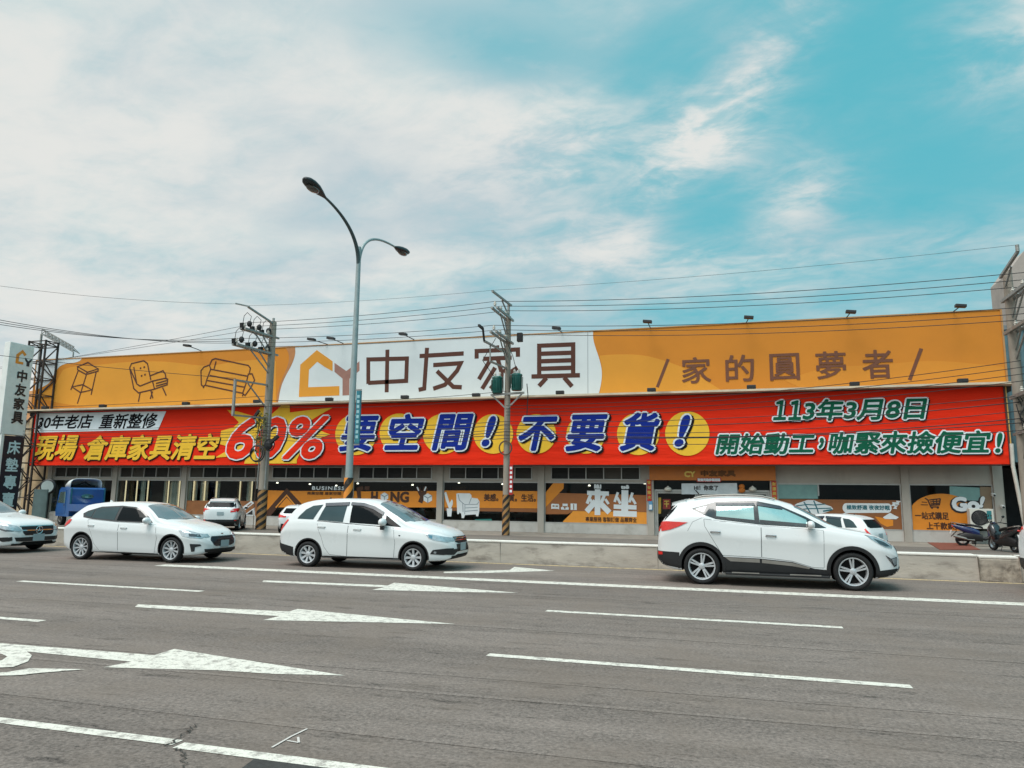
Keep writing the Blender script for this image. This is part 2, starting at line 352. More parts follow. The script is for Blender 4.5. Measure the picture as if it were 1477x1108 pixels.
def mark(name, pts, mat=m_paint, z=.004):
    mb = MB(); pts = [(p.x, p.y) for p in pts]; tri = tessellate_polygon([[Vector((*p, 0)) for p in pts]])
    mb.add([(*p, z) for p in pts], [tuple(t) for t in tri]); return struct(mb.build(name, mat))
def line(x0, x1, y, wd, name='lane_line', mat=m_paint): return mark(name, [Vector((x0, y-wd/2, 0)), Vector((x1, y-wd/2, 0)), Vector((x1, y+wd/2, 0)), Vector((x0, y+wd/2, 0))], mat)
for k in range(-3, 3): line(-12.69+10*k, -8.69+10*k, 10.89, .16)
for k in range(-3, 3): line(-2.53+10*k, 1.47+10*k, 7.70, .135)
line(-12.7, 60, 14.43, .40, 'lane_line'); line(-300, 60, YB-.22, .13, 'edge_line', m_yel)
line(-40, at(258, 1071, Z=0).x, 4.37, .105); line(at(268, 1071, Z=0).x, 20, 4.33, .115)
G = lambda pts: [at(a, b, Z=0) for a, b in pts]
z7 = zm(0, 820, 2.11); z6 = zm(360, 660, 3.6925)
mark('lane_arrow', G(z6((75, 655), (700, 680), (735, 683), (770, 668), (1435, 722), (1100, 717), (650, 706), (720, 692), (68, 664))))
mark('lane_arrow', G(z7((420, 110), (880, 132), (905, 124), (1385, 170), (1240, 167), (800, 158), (850, 146), (410, 118))))
mark('lane_arrow', G(z7((-60, 224), (470, 265), (530, 246), (1050, 327), (830, 322), (660, 311), (315, 302), (400, 285), (-60, 240))))
mark('lane_arrow', G([(640, 825), (735, 822.5), (742, 818), (800, 823.5), (700, 826.8), (640, 827)]))
mark('turn_arrow', G(z7((-60, 240), (40, 240), (75, 250), (97, 266), (85, 285), (40, 302), (-60, 306), (-60, 290), (5, 282), (22, 270), (5, 262), (-60, 258))), z=.007)
mark('turn_arrow', G(z7((-60, 322), (20, 318), (90, 306), (260, 309), (120, 320), (60, 327), (-60, 330))), z=.007)
mark('road_patch', G([(372, 1091), (402, 1094), (520, 1112), (460, 1130), (330, 1122)]), m_new, z=.002)
mbk = MB()
rk = random.Random(3)
for path in ([(243, 1075), (252, 1068), (262, 1060), (272, 1052), (285, 1044)], [(255, 1078), (262, 1084), (266, 1092), (268, 1108)]):
    P = [at(a+rk.uniform(-2, 2), b, Z=.008) for a, b in path]
    for a, b in zip(P, P[1:]):
        m_ = 7; prev = a; w0 = .004
        for i in range(1, m_+1):
            q = a.lerp(b, i/m_)+(Vector((rk.uniform(-.03, .03), rk.uniform(-.02, .02), 0)) if i < m_ else Vector((0, 0, 0))); n = (q-prev).cross(Vector((0, 0, 1))).normalized(); w1 = rk.uniform(.001, .006); mbk.add([prev-n*w0, prev+n*w0, q+n*w1, q-n*w1], [(0, 1, 2, 3)]); prev = q; w0 = w1
struct(mbk.build('road_crack', M('crack', (58, 54, 50), .95)))
mbk = MB()
for path, wd in (([(392, 1078), (420, 1062), (443, 1051)], .016), ([(414, 1068), (431, 1071), (430, 1063)], .016)):
    P = [at(a, b, Z=.006) for a, b in path]
    for a, b in zip(P, P[1:]):
        n = (b-a).cross(Vector((0, 0, 1))).normalized()*wd/2; mbk.add([a-n, a+n, b+n, b-n], [(0, 1, 2, 3)])
struct(mbk.build('chalk_mark', M('chalk', (196, 190, 184), .9)))
mb = MB()
for y, wd in ((6.2, .07), (6.75, .04), (9.25, .07), (12.55, .07), (5.1, .10)):
    n = 60
    for i in range(n):
        x0 = -40+i*80/n; a = Vector((x0, y+.12*math.sin(x0*.21+y)+.01*x0, .0025)); x1 = x0+80/n; b = Vector((x1, y+.12*math.sin(x1*.21+y)+.01*x1, .0025)); h = Vector((0, wd/2, 0))
        mb.add([a-h, b-h, b+h, a+h], [(0, 1, 2, 3)])
struct(mb.build('resurfacing_seam', asphalt('seam_asphalt', (118, 108, 102), False)))

# concrete divider with a white painted top
m_conc = M('concrete', (174, 166, 156), .85, var=.1, vs=1.6, bump=.25, bs=18, dirt=((108, 100, 92), .8, 2.2), stretch=(.6, 1, 1.6))
m_white = M('white_paint', (226, 222, 214), .55, var=.05, dirt=((170, 160, 148), .5, 3))
bar_root = thing('concrete_barrier', (-20, YB+.2, 0), 'long low grey concrete divider wall with a white painted top beside the road', 'barrier')
xb = at(1410, 800, Y=YB).x; mb = MB(); x = -90.0
rb = random.Random(5)
while x < xb-.5:
    x2 = min(x+rb.uniform(3.9, 4.1), xb)
    mb.prism([(x+.006, YB, -.01), (x+.006, YB+.02, .50), (x+.006, YB+.38, .50), (x+.006, YB+.40, -.01)], (0, 0, 0), (x2-x-.012, 0, 0)); x = x2
mb.build('wall', m_conc, bar_root, bevel=.012)
MB().box(-90, xb-.02, YB+.005, YB+.395, .503, .545).build('painted_top', m_white, bar_root, bevel=.012)
mb = MB(); mb.prism([(xb+.01, YB-.02, -.01), (xb+.01, YB+.0, .47), (xb+.01, YB+.36, .47), (xb+.01, YB+.38, -.01)], (0, 0, 0), (.75, 0, 0))
mb.build('worn_joint', M('worn_concrete', (160, 150, 138), .95, var=.2, vs=5, bump=.9, bs=9, dirt=((86, 76, 66), .8, 3.5)), bar_root, bevel=.03)
mb = MB(); mb.prism([(xb+.77, YB, -.01), (xb+.77, YB+.02, .50), (xb+.77, YB+.38, .50), (xb+.77, YB+.40, -.01)], (0, 0, 0), (1.35, 0, 0)); mb.build('end_block', m_conc, bar_root, bevel=.05)
MB().box(xb+.78, xb+2.1, YB+.005, YB+.395, .503, .545).build('painted_top', m_white, bar_root, bevel=.012)
MB().box(xb+.02, xb+.76, YB+.01, YB+.38, .473, .53).build('painted_top', m_white, bar_root, bevel=.02)
rp = G([(1338, 783), (1395, 784), (1414, 793.5), (1356, 793.5)])
mb = MB(); tri = [(0, 1, 2), (0, 2, 3)]
tag(mb.prism([(p.x, p.y, .02) for p in rp], (0, 0, .0), (0, 0, -.02)).build('steel_plate', M('rust_red', (128, 70, 54), .8, var=.15, dirt=((90, 60, 50), .6, 3))), 'rust red plate lying flat on the pavement left of the scooters', 'ground plate')

# ================================================================ shop building
m_wall = M('shop_wall', (172, 164, 154), .75, var=.05, vs=1.2, dirt=((140, 130, 118), .45, .9), stretch=(1, 1, .4))
m_wallw = M('shop_base', (190, 186, 180), .7, var=.06, vs=1.5, dirt=((150, 142, 132), .5, 2))
m_alu = M('aluminium', (176, 176, 172), .4, metal=.35)
m_dark = M('dark_void', (20, 20, 22), .7); m_roof = M('roof_metal', (120, 124, 126), .55, metal=.2)
m_gl = GLASS('shop_glass', (.86, .93, .93), .78, .015, 1.5)
store = thing('furniture_store', (-14, YW, 0), 'long low furniture shop building with a glazed front under the billboard and red banner', 'shop')
XC = [-39.09, -34.28, -29.47, -24.31, -19.13, -14.09, -8.87, -3.68, 1.68, 6.91, 10.32]
XL, XR = XC[0]-.25, XC[-1]+.18
ZB, ZL, ZT0, ZT1 = .44, 2.40, 2.50, 3.12
mb = MB()
for i in range(10):
    a, b = XC[i]+.15, XC[i+1]-.15
    if i == 9: b = XC[10]-.17
    if i != 7: mb.box(a, b, YW, YW+.14, 0, ZB, 1)
    if i < 7: mb.box(a, b, YW, YW+.16, ZL, ZT0)
    elif i > 7: mb.box(a, b, YW, YW+.16, ZL, ZT1+.4)
for i, x in enumerate(XC):
    mb.box(x-.15 if i < 10 else x-.17, x+.15, YW-.09, YW+.25, 0, 3.5)
mb.build('wall', [m_wall, m_wallw], store, bevel=.008)
mb = MB().box(XL, XR, YW-.10, YW+.3, ZT1+.42, 6.30).box(XL, XR, 43, 62, 0, 3.5).box(XL, XR, YW+.31, 62, 3.6, 9.0)
mb.build('upper_wall', M('grey_cladding', (150, 150, 148), .7), store)
MB().box(XL-.2, XR+.2, YW+.2, 62.3, 9.02, 9.2).build('roof', m_roof, store)
MB().box(XL, XR, YW+.3, 43, .0, .02).build('floor', M('shop_floor', (120, 108, 94), .35), store)
MB().box(XL, XR, YW+.31, 43, 3.5, 3.58).build('ceiling', M('shop_ceiling', (86, 82, 78), .8), store)
MB().box(XL-.1, XL, YW+.2, 43, 0, 3.5).build('side_wall', m_wall, store); MB().box(XR, XR+.1, YW+.2, 62, 0, 3.5).build('side_wall', m_wall, store)
MB().box(XC[0]-.16-2.0, XC[0]-.16, YW+.05, YW+.3, 0, 6.2).build('flank_wall', M('beige_render', (184, 160, 126), .85, var=.08, dirt=((140, 116, 88), .5, 1.2)), store)
# transom windows: five louvred panes per bay
lou = M('louvre_dark', (40, 40, 40), .5); lou2 = M('louvre_pale', (98, 92, 84), .6); lou3 = M('louvre_grey', (66, 63, 58), .55)
rt = random.Random(11)
for i in range(7):
    a, b = XC[i]+.15, XC[i+1]-.15
    pad = .34 if i >= 3 else .16
    fr = MB(); n = 5; x0, x1 = a+pad, b-pad; st = (x1-x0)/n
    fr.box(x0-.03, x1+.03, YW-.02, YW+.08, ZT1-.05, ZT1); fr.box(x0-.03, x1+.03, YW-.02, YW+.08, ZT0+.002, ZT0+.045)
    for k in range(n+1): fr.box(x0+k*st-.022, x0+k*st+.022, YW-.025, YW+.085, ZT0+.046, ZT1-.051)
    f = fr.build('window', m_alu, store); f['label'] = 'high transom window of five louvred panes'
    for k in range(n):
        mm = rt.choice([lou, lou, lou2, lou3]) if i >= 3 else rt.choice([lou, lou2, lou2, lou3]); pn = MB()
        pn.box(x0+k*st+.023, x0+(k+1)*st-.023, YW+.055, YW+.075, ZT0+.046, ZT1-.052)
        for j in range(8):
            z = ZT0+.085+j*.063; pn.prism([(x0+k*st+.024, YW+.05, z), (x0+k*st+.024, YW+.02, z-.02), (x0+k*st+.024, YW+.02, z-.012), (x0+k*st+.024, YW+.05, z+.012)], (0, 0, 0), (st-.048, 0, 0))
        pn.build('louvre', mm, f)
    for q0, q1, q2, q3_ in ((a, x0-.031, ZT0+.001, ZT1+.02), (x1+.031, b, ZT0+.001, ZT1+.02), (a, b, ZT1+.021, ZT1+.4)): MB().box(q0, q1, YW, YW+.16, q2, q3_).build('wall', m_wall, store)
def window(i, z0=ZB, z1=ZL, x0=None, x1=None, pane=True):
    a, b = (XC[i]+.15 if x0 is None else x0), (XC[i+1]-.15 if x1 is None else x1)
    if i == 9: b = XC[10]-.17
    fr = MB(); fr.box(a+.001, b-.001, YW+.02, YW+.09, z1-.06, z1-.002); fr.box(a+.001, b-.001, YW+.02, YW+.09, z0+.002, z0+.06); fr.box(a+.001, a+.05, YW+.02, YW+.09, z0+.061, z1-.061); fr.box(b-.05, b-.001, YW+.02, YW+.09, z0+.061, z1-.061)
    f = fr.build('window', m_alu, store)
    if pane: MB().box(a+.051, b-.051, YW+.05, YW+.058, z0+.061, z1-.061).build('pane', m_gl, f)
    return f
W = {i: window(i) for i in range(10) if i != 7}
V = YW+.045   # vinyl graphics stand just in front of the panes
vo = M('vinyl_orange', (226, 138, 36), .5, var=.03); vo2 = M('vinyl_light_orange', (236, 152, 50), .5, var=.03); vb = M('vinyl_brown', (142, 88, 48), .55, var=.04); vw = M('vinyl_white', (226, 230, 232), .5, var=.02)
vd = M('vinyl_dark', (74, 42, 24), .55); vg = M('vinyl_grey_line', (150, 160, 168), .5); vbl = M('vinyl_blue', (40, 108, 120), .5); vk = M('vinyl_black', (36, 34, 36), .5)
def on(i, name, polys, mat, lift=0): return graphic(name, polys, V-lift*.008, mat, W[i], .004)
# curtained bays on the left
cur = M('curtain', (236, 228, 214), .8, var=.1, vs=2); cur2 = M('wood_panel', (120, 92, 62), .7, var=.12, vs=2); tube_m = M('light_tube', (255, 226, 180), .5, emit=1.3)
def curtain(x0, x1, z0, z1, y, mat, parent, name='curtain'):
    n = max(6, int((x1-x0)/.035)); vs = []; fs = []
    for k in range(n+1):
        x = x0+(x1-x0)*k/n; yy = y+.05*math.sin(k*1.15); vs += [(x, yy, z0), (x, yy, z1), (x, yy+.01, z0), (x, yy+.01, z1)]
    for k in range(n): fs += [(4*k, 4*k+4, 4*k+5, 4*k+1), (4*k+2, 4*k+3, 4*k+7, 4*k+6)]
    return MB().add(vs, fs).build(name, mat, parent, smooth=True)
for bay, spans, tubes in ((1, [(168, 178), (186, 193), (203, 210), (236, 240), (245, 258)], (181, 197, 213, 242.5, 258.5)),
                          (2, [(269, 277), (280, 284), (289, 300), (310, 316), (342, 348), (356, 362)], (279, 295, 312, 346, 363))):
    for p0, p1 in spans: curtain(at(p0, 710, Y=YW+.2).x, at(p1, 710, Y=YW+.2).x, .45, 2.36, YW+.2, cur if (int(p0) % 3) else cur2, W[bay])
    for px in tubes:
        x = at(px, 710, Y=YW+.13).x; MB().tube([(x, YW+.13, .75), (x, YW+.13, 2.34)], .035).build('light_tube', tube_m, W[bay])
curtain(at(140, 710, Y=YW+.5).x, at(149, 710, Y=YW+.5).x, .45, 2.36, YW+.5, cur, W[0]); curtain(at(84, 710, Y=YW+.5).x, at(140, 710, Y=YW+.5).x, .45, 2.36, YW+.9, cur, W[0])
on(2, 'lower_panel', [[(267, 722), (376, 723), (376, 752), (267, 749)]], M('panel_brown', (150, 96, 56), .6, var=.1, vs=4))
z9 = zm(260, 670, 6.7136)
on(2, 'roof_graphic', [z9((565, 440), (690, 350), (715, 375), (570, 485))], vw, 1); on(2, 'roof_graphic', [z9((592, 440), (685, 372), (692, 380), (600, 448))], vb, 2)
on(2, 'roof_graphic', [z9((590, 510), (722, 415), (722, 512))], vw, 1); on(2, 'roof_graphic', [z9((640, 485), (700, 440), (702, 488))], vk, 2)
# orange house band, bays 3 and 4
on(3, 'vinyl_band', [z9((845, 250), (1040, 256), (1600, 258), (1700, 258), (1700, 420), (900, 415), (830, 445), (832, 290))], vo)
z5 = zm(380, 690, 5.681)
strokes('roof_graphic', [(z5((30, 300), (190, 118), (300, 235)), .36)], V-.008, vd, W[3], .004)
strokes('roof_graphic', [(z5((100, 240), (190, 140), (270, 235)), .07)], V-.014, vo2, W[3], .004)
text('vinyl_lettering', 'BUSINESS', (450, 701.5, 497, 707), V-.012, vw, W[3], .012, spacing=1.25)
text('vinyl_lettering', '商業空間 居家空間', (443, 709.5, 492, 714), V-.012, vd, W[3], .004)
on(4, 'vinyl_band', [[(500, 709), (633, 708.3), (632, 732), (500, 732)]], vo)
text('vinyl_lettering', 'H', (535, 709, 545, 725), V-.012, vd, W[4], .035); text('vinyl_lettering', 'NG', (563, 709, 590, 725), V-.012, vd, W[4], .035)
strokes('vinyl_lettering', [([(519, 726), (517, 706), (524, 704)], .22), ([(526, 704), (533, 704.5)], .2)], V-.012, vd, W[4], .004)
strokes('vinyl_lettering', [([(602.5, 703.5), (608, 715)], .2), ([(614.5, 703), (606, 725)], .24)], V-.012, vd, W[4], .004)
strokes('vinyl_lettering', [([(601.5, 702.5), (604, 708)], .07), ([(614.5, 702), (612, 708)], .07)], V-.018, vw, W[4], .004)
def cube(i, cx, cy, r):
    hexa = [(cx+r*math.sin(math.radians(60*k)), cy-r*math.cos(math.radians(60*k))) for k in range(6)]
    on(i, 'cube_graphic', [hexa], vw, 2); strokes('cube_graphic', [([(cx, cy), (cx, cy+r)], .05), ([(cx, cy), hexa[1]], .05), ([(cx, cy), hexa[5]], .05)], V-.026, vg, W[i], .004)
cube(4, 554.5, 716.5, 6.2); cube(4, 617, 718.5, 7)
# armchair band, bay 5
on(5, 'vinyl_band', [[(641, 707.5), (777, 708.5), (777, 733.5), (641, 732)]], vo); on(5, 'vinyl_band', [[(641, 732.3), (777, 733.8), (777, 739), (641, 736.5)]], vb)
z8 = zm(630, 690, 9.231)
on(5, 'armchair_graphic', [z8((258, 205), (285, 198), (440, 200), (462, 225), (462, 258), (545, 270), (568, 310), (566, 440), (552, 505), (525, 505), (520, 480), (375, 490), (362, 530), (332, 530), (325, 470), (300, 455), (295, 475), (272, 475), (265, 330))], vw, 1)
strokes('armchair_graphic', [(z8((285, 215), (300, 290), (345, 330), (350, 450)), .035), (z8((430, 340), (460, 262)), .03), (z8((375, 350), (540, 345), (560, 310)), .03), (z8((370, 440), (545, 425)), .035), (z8((345, 330), (375, 350), (372, 480)), .03), (z8((375, 395), (545, 385)), .03)], V-.016, vg, W[5], .004)
on(5, 'plant_graphic', [z8((130, 400), (205, 402), (192, 508), (142, 508))], vw, 1)
on(5, 'plant_graphic', [z8((160, 400), (120, 290), (98, 195), (125, 180), (150, 260), (170, 330), (200, 280), (215, 300), (212, 350), (190, 400))], vw, 2)
text('vinyl_lettering', '美感。品質。生活。', (698, 712.5, 773, 723.5), V-.012, vd, W[5], .01)
on(5, 'sofa_reflection', [z8((505, 545), (730, 540), (735, 578), (520, 585))], M('teal_sofa', (38, 120, 112), .7), 0)
# 來坐 band, bay 6
z4 = zm(770, 690, 8.2056)
on(6, 'vinyl_band', [z4((110, 170), (1362, 200), (1362, 400), (470, 388), (400, 425), (110, 425))], M('vinyl_rust', (160, 98, 52), .55, var=.04))
on(6, 'vinyl_band', [z4((112, 200), (240, 45), (355, 48), (352, 120), (112, 370))], vo, 1)
on(6, 'vinyl_band', [z4((465, 388), (1362, 402), (1362, 566), (345, 545), (345, 510))], vo2, 1)
strokes('big_lettering', [(z4((630, 172), (888, 182)), .20), (z4((755, 130), (753, 435)), .27), (z4((672, 195), (630, 300)), .15), (z4((668, 245), (690, 300)), .12), (z4((835, 200), (800, 285)), .15), (z4((845, 245), (885, 305)), .12), (z4((730, 270), (625, 395)), .26), (z4((780, 290), (895, 405)), .26)], V-.018, vw, W[6], .004)
strokes('big_lettering', [(z4((1078, 140), (1075, 440)), .32), (z4((945, 335), (1215, 345)), .2), (z4((940, 415), (1218, 425)), .26), (z4((995, 165), (955, 280)), .12), (z4((985, 225), (1025, 300)), .12), (z4((1168, 170), (1130, 285)), .12), (z4((1160, 232), (1205, 305)), .12)], V-.018, vw, W[6], .004)
text('vinyl_lettering', 'lâi', (857, 698.5, 867.5, 705), V-.018, vw, W[6], .02); text('vinyl_lettering', 'tsē', (895.5, 699.5, 907.5, 705.5), V-.018, vw, W[6], .02)
on(6, 'bed_icon', [z4((205, 310), (215, 300), (295, 305), (300, 322), (300, 370), (285, 362), (220, 360), (205, 365))], vw, 2)
on(6, 'sofa_icon', [z4((320, 345), (340, 335), (340, 300), (400, 302), (400, 340), (415, 345), (412, 372), (322, 370))], vw, 2)
on(6, 'wardrobe_icon', [z4((435, 298), (508, 300), (508, 375), (435, 373))], vw, 2)
strokes('icon_lines', [(z4((222, 328), (245, 328)), .06), (z4((258, 330), (285, 330)), .06), (z4((345, 335), (395, 337)), .05), (z4((366, 337), (366, 360)), .07), (z4((471, 305), (471, 370)), .04)], V-.026, vb, W[6], .004)
text('vinyl_lettering', '專業服務 客製訂做 品類齊全', (844.5, 746, 918.5, 753), V-.018, vd, W[6], .004)
# bay 8: mattress graphics
z3 = zm(1120, 660, 6.7136)
on(8, 'vinyl_band', [[(1121, 719.8), (1306, 721.8), (1309, 768), (1121, 765)]], vb)
on(8, 'pillow_graphic', [z3((140, 480), (200, 445), (300, 412), (360, 412), (440, 445), (530, 475), (550, 500), (500, 525), (420, 548), (330, 552), (240, 530))], vw, 1)
strokes('pillow_graphic', [(z3((265, 430), (300, 490), (330, 540)), .05), (z3((360, 418), (395, 500), (405, 540)), .05), (z3((180, 470), (300, 455), (370, 460), (470, 450)), .04), (z3((220, 505), (310, 495), (400, 495), (530, 490)), .04), (z3((450, 520), (540, 505)), .06)], V-.016, vbl, W[8], .004)
on(8, 'speech_bubble', [z3(*[(675-35*math.sin(t*math.pi/10), 487-45*math.cos(t*math.pi/10)) for t in range(11)][::-1], *[(1080+35*math.sin(t*math.pi/10), 490-45*math.cos(t*math.pi/10)) for t in range(11)], (700, 538), (630, 552), (665, 532))], vw, 1)
text('vinyl_lettering', '極致舒適 夜夜好眠', (1221, 728.7, 1283.5, 735.5), V-.016, vbl, W[8], .006)
strokes('sleep_letters', [(z3((1122, 440), (1150, 440), (1122, 462), (1150, 462)), .07), (z3((1160, 425), (1190, 428), (1160, 450), (1188, 450)), .07), (z3((1140, 470), (1165, 470), (1140, 490), (1165, 492)), .06)], V-.012, vw, W[8], .004)
on(8, 'cloud_graphic', [z3((1030, 580), (1060, 560), (1100, 535), (1140, 558), (1185, 578), (1160, 598), (1050, 595))], vw, 2)
on(8, 'mattress_graphic', [z3((950, 570), (1060, 590), (1130, 605), (1130, 660), (1070, 672), (1010, 640))], vo, 1)
on(8, 'frosted_panel', [[(1121, 698), (1179, 699), (1180, 719.5), (1121, 719.3)]], M('frosted_teal', (120, 158, 154), .4))
MB().box(at(1180.5, 710, Y=YW+.03).x-.03, at(1180.5, 710, Y=YW+.03).x+.03, YW+.015, YW+.048, 1.86, 2.34).build('mullion', m_alu, W[8])
# bay 9: shopping trolley disc
z2 = zm(1300, 690, 8.3446)
on(9, 'frosted_panel', [z2((580, 95), (940, 112), (955, 270), (585, 262))], M('frosted_teal', (120, 158, 154), .4)); on(9, 'frosted_panel', [z2((945, 100), (1085, 105), (1100, 480), (960, 470))], M('vinyl_tan', (140, 118, 94), .6))
arc = [(480-360*math.cos(math.radians(a)), 385-200*math.sin(math.radians(a))) for a in range(15, 181, 11)]
on(9, 'orange_disc', [z2((135, 660), (128, 330), *arc[1:], (845, 420), (850, 690), (480, 678))], vo, 1)
strokes('trolley_graphic', [(z2((285, 240), (320, 260), (355, 345), (450, 345)), .05), (z2((335, 262), (470, 245)), .05), (z2((345, 285), (466, 272)), .05), (z2((352, 308), (460, 300)), .05), (z2((382, 258), (392, 318)), .04), (z2((425, 252), (428, 316)), .04), (z2((470, 245), (458, 318), (355, 325)), .05), (z2((245, 285), (310, 290)), .03), (z2((235, 318), (320, 320)), .03)], V-.016, vd, W[9], .004)
on(9, 'trolley_graphic', [disc_px(*z2((370, 355))[0], 1.6, 1.6, 12), disc_px(*z2((440, 350))[0], 1.9, 1.9, 12)], vd, 2)
text('vinyl_lettering', '一站式購足', (1319.5, 738.5, 1368.5, 749.5), V-.016, vd, W[9], .008); text('vinyl_lettering', '上千款家具', (1336.5, 753.5, 1387, 764), V-.016, vd, W[9], .008)
text('big_lettering', 'Go', (1372.5, 716.5, 1413, 738), V-.02, vw, W[9], .045, layers=((.04, vk, (-.03, -.03)),)); text('big_lettering', '!', (1411, 716, 1421, 732.5), V-.02, vw, W[9], .035, shear=.2, layers=((.04, vk, (-.03, -.03)),))
# entrance bay
ent = MB()
for x in (XC[7]+.2, XC[7]+2.1, XC[8]-2.1, XC[8]-.2): ent.box(x-.05, x+.05, YW+.04, YW+.14, 0, 1.98)
ent.box(XC[7]+.16, XC[8]-.16, YW+.03, YW+.15, 1.985, 2.08)
ef = ent.build('door_frame', m_alu, store)
for x0, x1 in ((XC[7]+.26, XC[7]+2.04), (XC[7]+2.16, XC[8]-2.16), (XC[8]-2.04, XC[8]-.26)):
    d = MB().box(x0, x0+.06, YW+.06, YW+.11, .02, 1.97).box(x1-.06, x1, YW+.06, YW+.11, .02, 1.97).box(x0+.061, x1-.061, YW+.06, YW+.11, .02, .14).box(x0+.061, x1-.061, YW+.06, YW+.11, 1.9, 1.97).build('door', m_alu, store)
    MB().box(x0+.061, x1-.061, YW+.08, YW+.088, .141, 1.899).build('pane', m_gl, d)
    MB().tube([(x1-.03, YW+.03, .8), (x1-.03, YW+.03, 1.2)], .015).build('handle', m_alu, d)
MB().box(XC[7]+.2, XC[8]-.2, YW+.08, YW+.088, 2.081, 2.5).build('pane', m_gl, store)
# showroom behind the glass
rs = random.Random(21); cols = [(96, 70, 46), (70, 74, 78), (120, 96, 70), (50, 66, 72), (110, 104, 96), (64, 44, 34)]
def sofa(x, y, wd, c, rot, lab):
    t = thing('sofa', (x, y, .02), lab, 'sofa', 'sofas in the showroom', rot); m = M('upholstery_%d' % c, cols[c], .85)
    MB().box(-wd/2, wd/2, -.42, .42, .08, .42).build('seat', m, t, bevel=.05, local=True); MB().box(-wd/2, wd/2, .25, .46, .43, .88).build('backrest', m, t, bevel=.06, local=True)
    for s in (-1, 1): MB().box(s*wd/2-.11+s*.12, s*wd/2+.11+s*.12, -.43, .45, .08, .62).build('armrest', m, t, bevel=.05, local=True)
for k, (x, y, wd, c, lab) in enumerate([(-27.2, 37.4, 1.9, 0, 'brown sofa inside the curtained shop window behind the parked white car'), (-32.4, 37.2, 1.8, 1, 'grey sofa inside the curtained shop window above the white hatchback'), (-11.9, 36.9, 1.7, 3, 'dark teal sofa inside the window with the armchair graphic'), (-9.9, 37.2, 1.5, 1, 'grey sofa inside the window, right of the dark teal one'), (-17.2, 37.6, 2.0, 2, 'tan sofa in the shop window behind the white minivan'), (-6.6, 37.3, 1.9, 4, 'pale sofa inside the window with the big white characters'), (4.2, 37.2, 1.8, 5, 'dark brown sofa inside the window with the mattress graphic')]): sofa(x, y, wd, c, 0.2*(-1)**k, lab)
mb = MB()
for k in range(26):
    x = XC[0]+1+rs.uniform(0, 47); y = rs.uniform(39, 42); h = rs.uniform(.8, 2.3); wd = rs.uniform(.5, 1.6); mb.box(x-wd/2, x+wd/2, y-.25, y+.25, .02, h, k % 4)
mb.build('display_shelving', [M('shelf_%d' % k, c, .7) for k, c in enumerate(cols[:4])], store, bevel=.02)
bulb = M('lamp_glow', (255, 240, 215), .4, emit=6)
for k, px in enumerate((400, 447, 485, 516, 595, 662, 725, 850, 930)):
    py = 697+(k*7 % 5); p = at(px, py, Y=37.0+(k % 3)*.8)
    t = tag(MB().lathe([(0, .06), (.05, .05), (.06, 0), (.055, -.01), (0, -.01)], p, n=12).build('ceiling_spotlight', bulb, smooth=True), 'small lit ceiling spotlight glowing inside the dark shop window', 'spotlight', 'lit ceiling spotlights in the shop')
    MB().tube([p+Vector((0, 0, .05)), (p.x, p.y, 3.5)], .012, 6).build('stem', m_dark, t)

# entrance sign, greeting board, couplets, pendant lamps
YE = YW-.22
es = tag(MB().box(XC[7]-.02, XC[8]+.1, YE, YW-.1, 2.5, 3.16).build('entrance_sign', M('sign_orange', (196, 112, 40), .5, var=.05), bevel=.01), 'orange fascia sign with gold lettering over the shop entrance', 'shop sign')
gold = M('gold_letter', (206, 176, 92), .3, metal=.8); brass = M('bronze_letter', (104, 66, 34), .4, metal=.6)
text('logo', 'CY', (987, 679.5, 1003, 688.5), YE-.03, gold, es, .02)
text('lettering', '中友家具', (1010.5, 678.5, 1061, 687.5), YE-.03, brass, es, .02)
text('lettering', '歡迎光臨參觀選購', (1006, 690, 1039, 694.5), YE-.014, vw, es, .01)
graphic('red_strip', [[(1005, 689.3), (1040, 689.3), (1040, 695.2), (1005, 695.2)]], YE-.006, M('strip_red', (186, 40, 30), .5), es, .004)
gb = tag(graphic('greeting_board', [[(983, 697.5), (1063, 696.8), (1064, 713), (983, 713)]], YW-.03, M('board_white', (206, 214, 218), .5), None, .03), 'white greeting board hanging in the shop entrance between two pendant lamps', 'notice board')
text('lettering', 'HI！你來了', (1001, 700, 1036, 707.5), YW-.034, vk, gb, .01)
strokes('tail', [([(1003, 707), (1008, 712.5)], .05)], YW-.04, vk, gb, .004)
red = M('couplet_red', (196, 44, 30), .6)
for nm, x, z0, z1, s, lab in (('couplet_banner', XC[7]-.05, 1.55, 2.52, '客似雲來', 'red paper couplet hanging on the pillar left of the shop entrance'), ('couplet_banner', XC[8]+.02, 1.6, 2.48, '財源廣進', 'red paper couplet hanging on the pillar right of the shop entrance')):
    c = tag(MB().box(x-.10, x+.10, YW-.125, YW-.105, z0, z1).build(nm, red), lab, 'banner', 'red couplets at the entrance')
    for k, ch in enumerate(s):
        vs, fs = text_mesh(ch, 0); zc = z1-.13-k*(z1-z0-.05)/4
        xs = [v[0] for v in vs]; ys = [v[1] for v in vs]; kx = .15/(max(xs)-min(xs))
        o = bpy.data.objects.new('lettering', letter_mesh('lettering', [(x-.075+(a-min(xs))*kx, zc-.07+(q-min(ys))*kx) for a, q in vs], fs, gold, .008, YW-.13, Vector((0, 0, 0)), 4)); COL.objects.link(o); o.parent = c
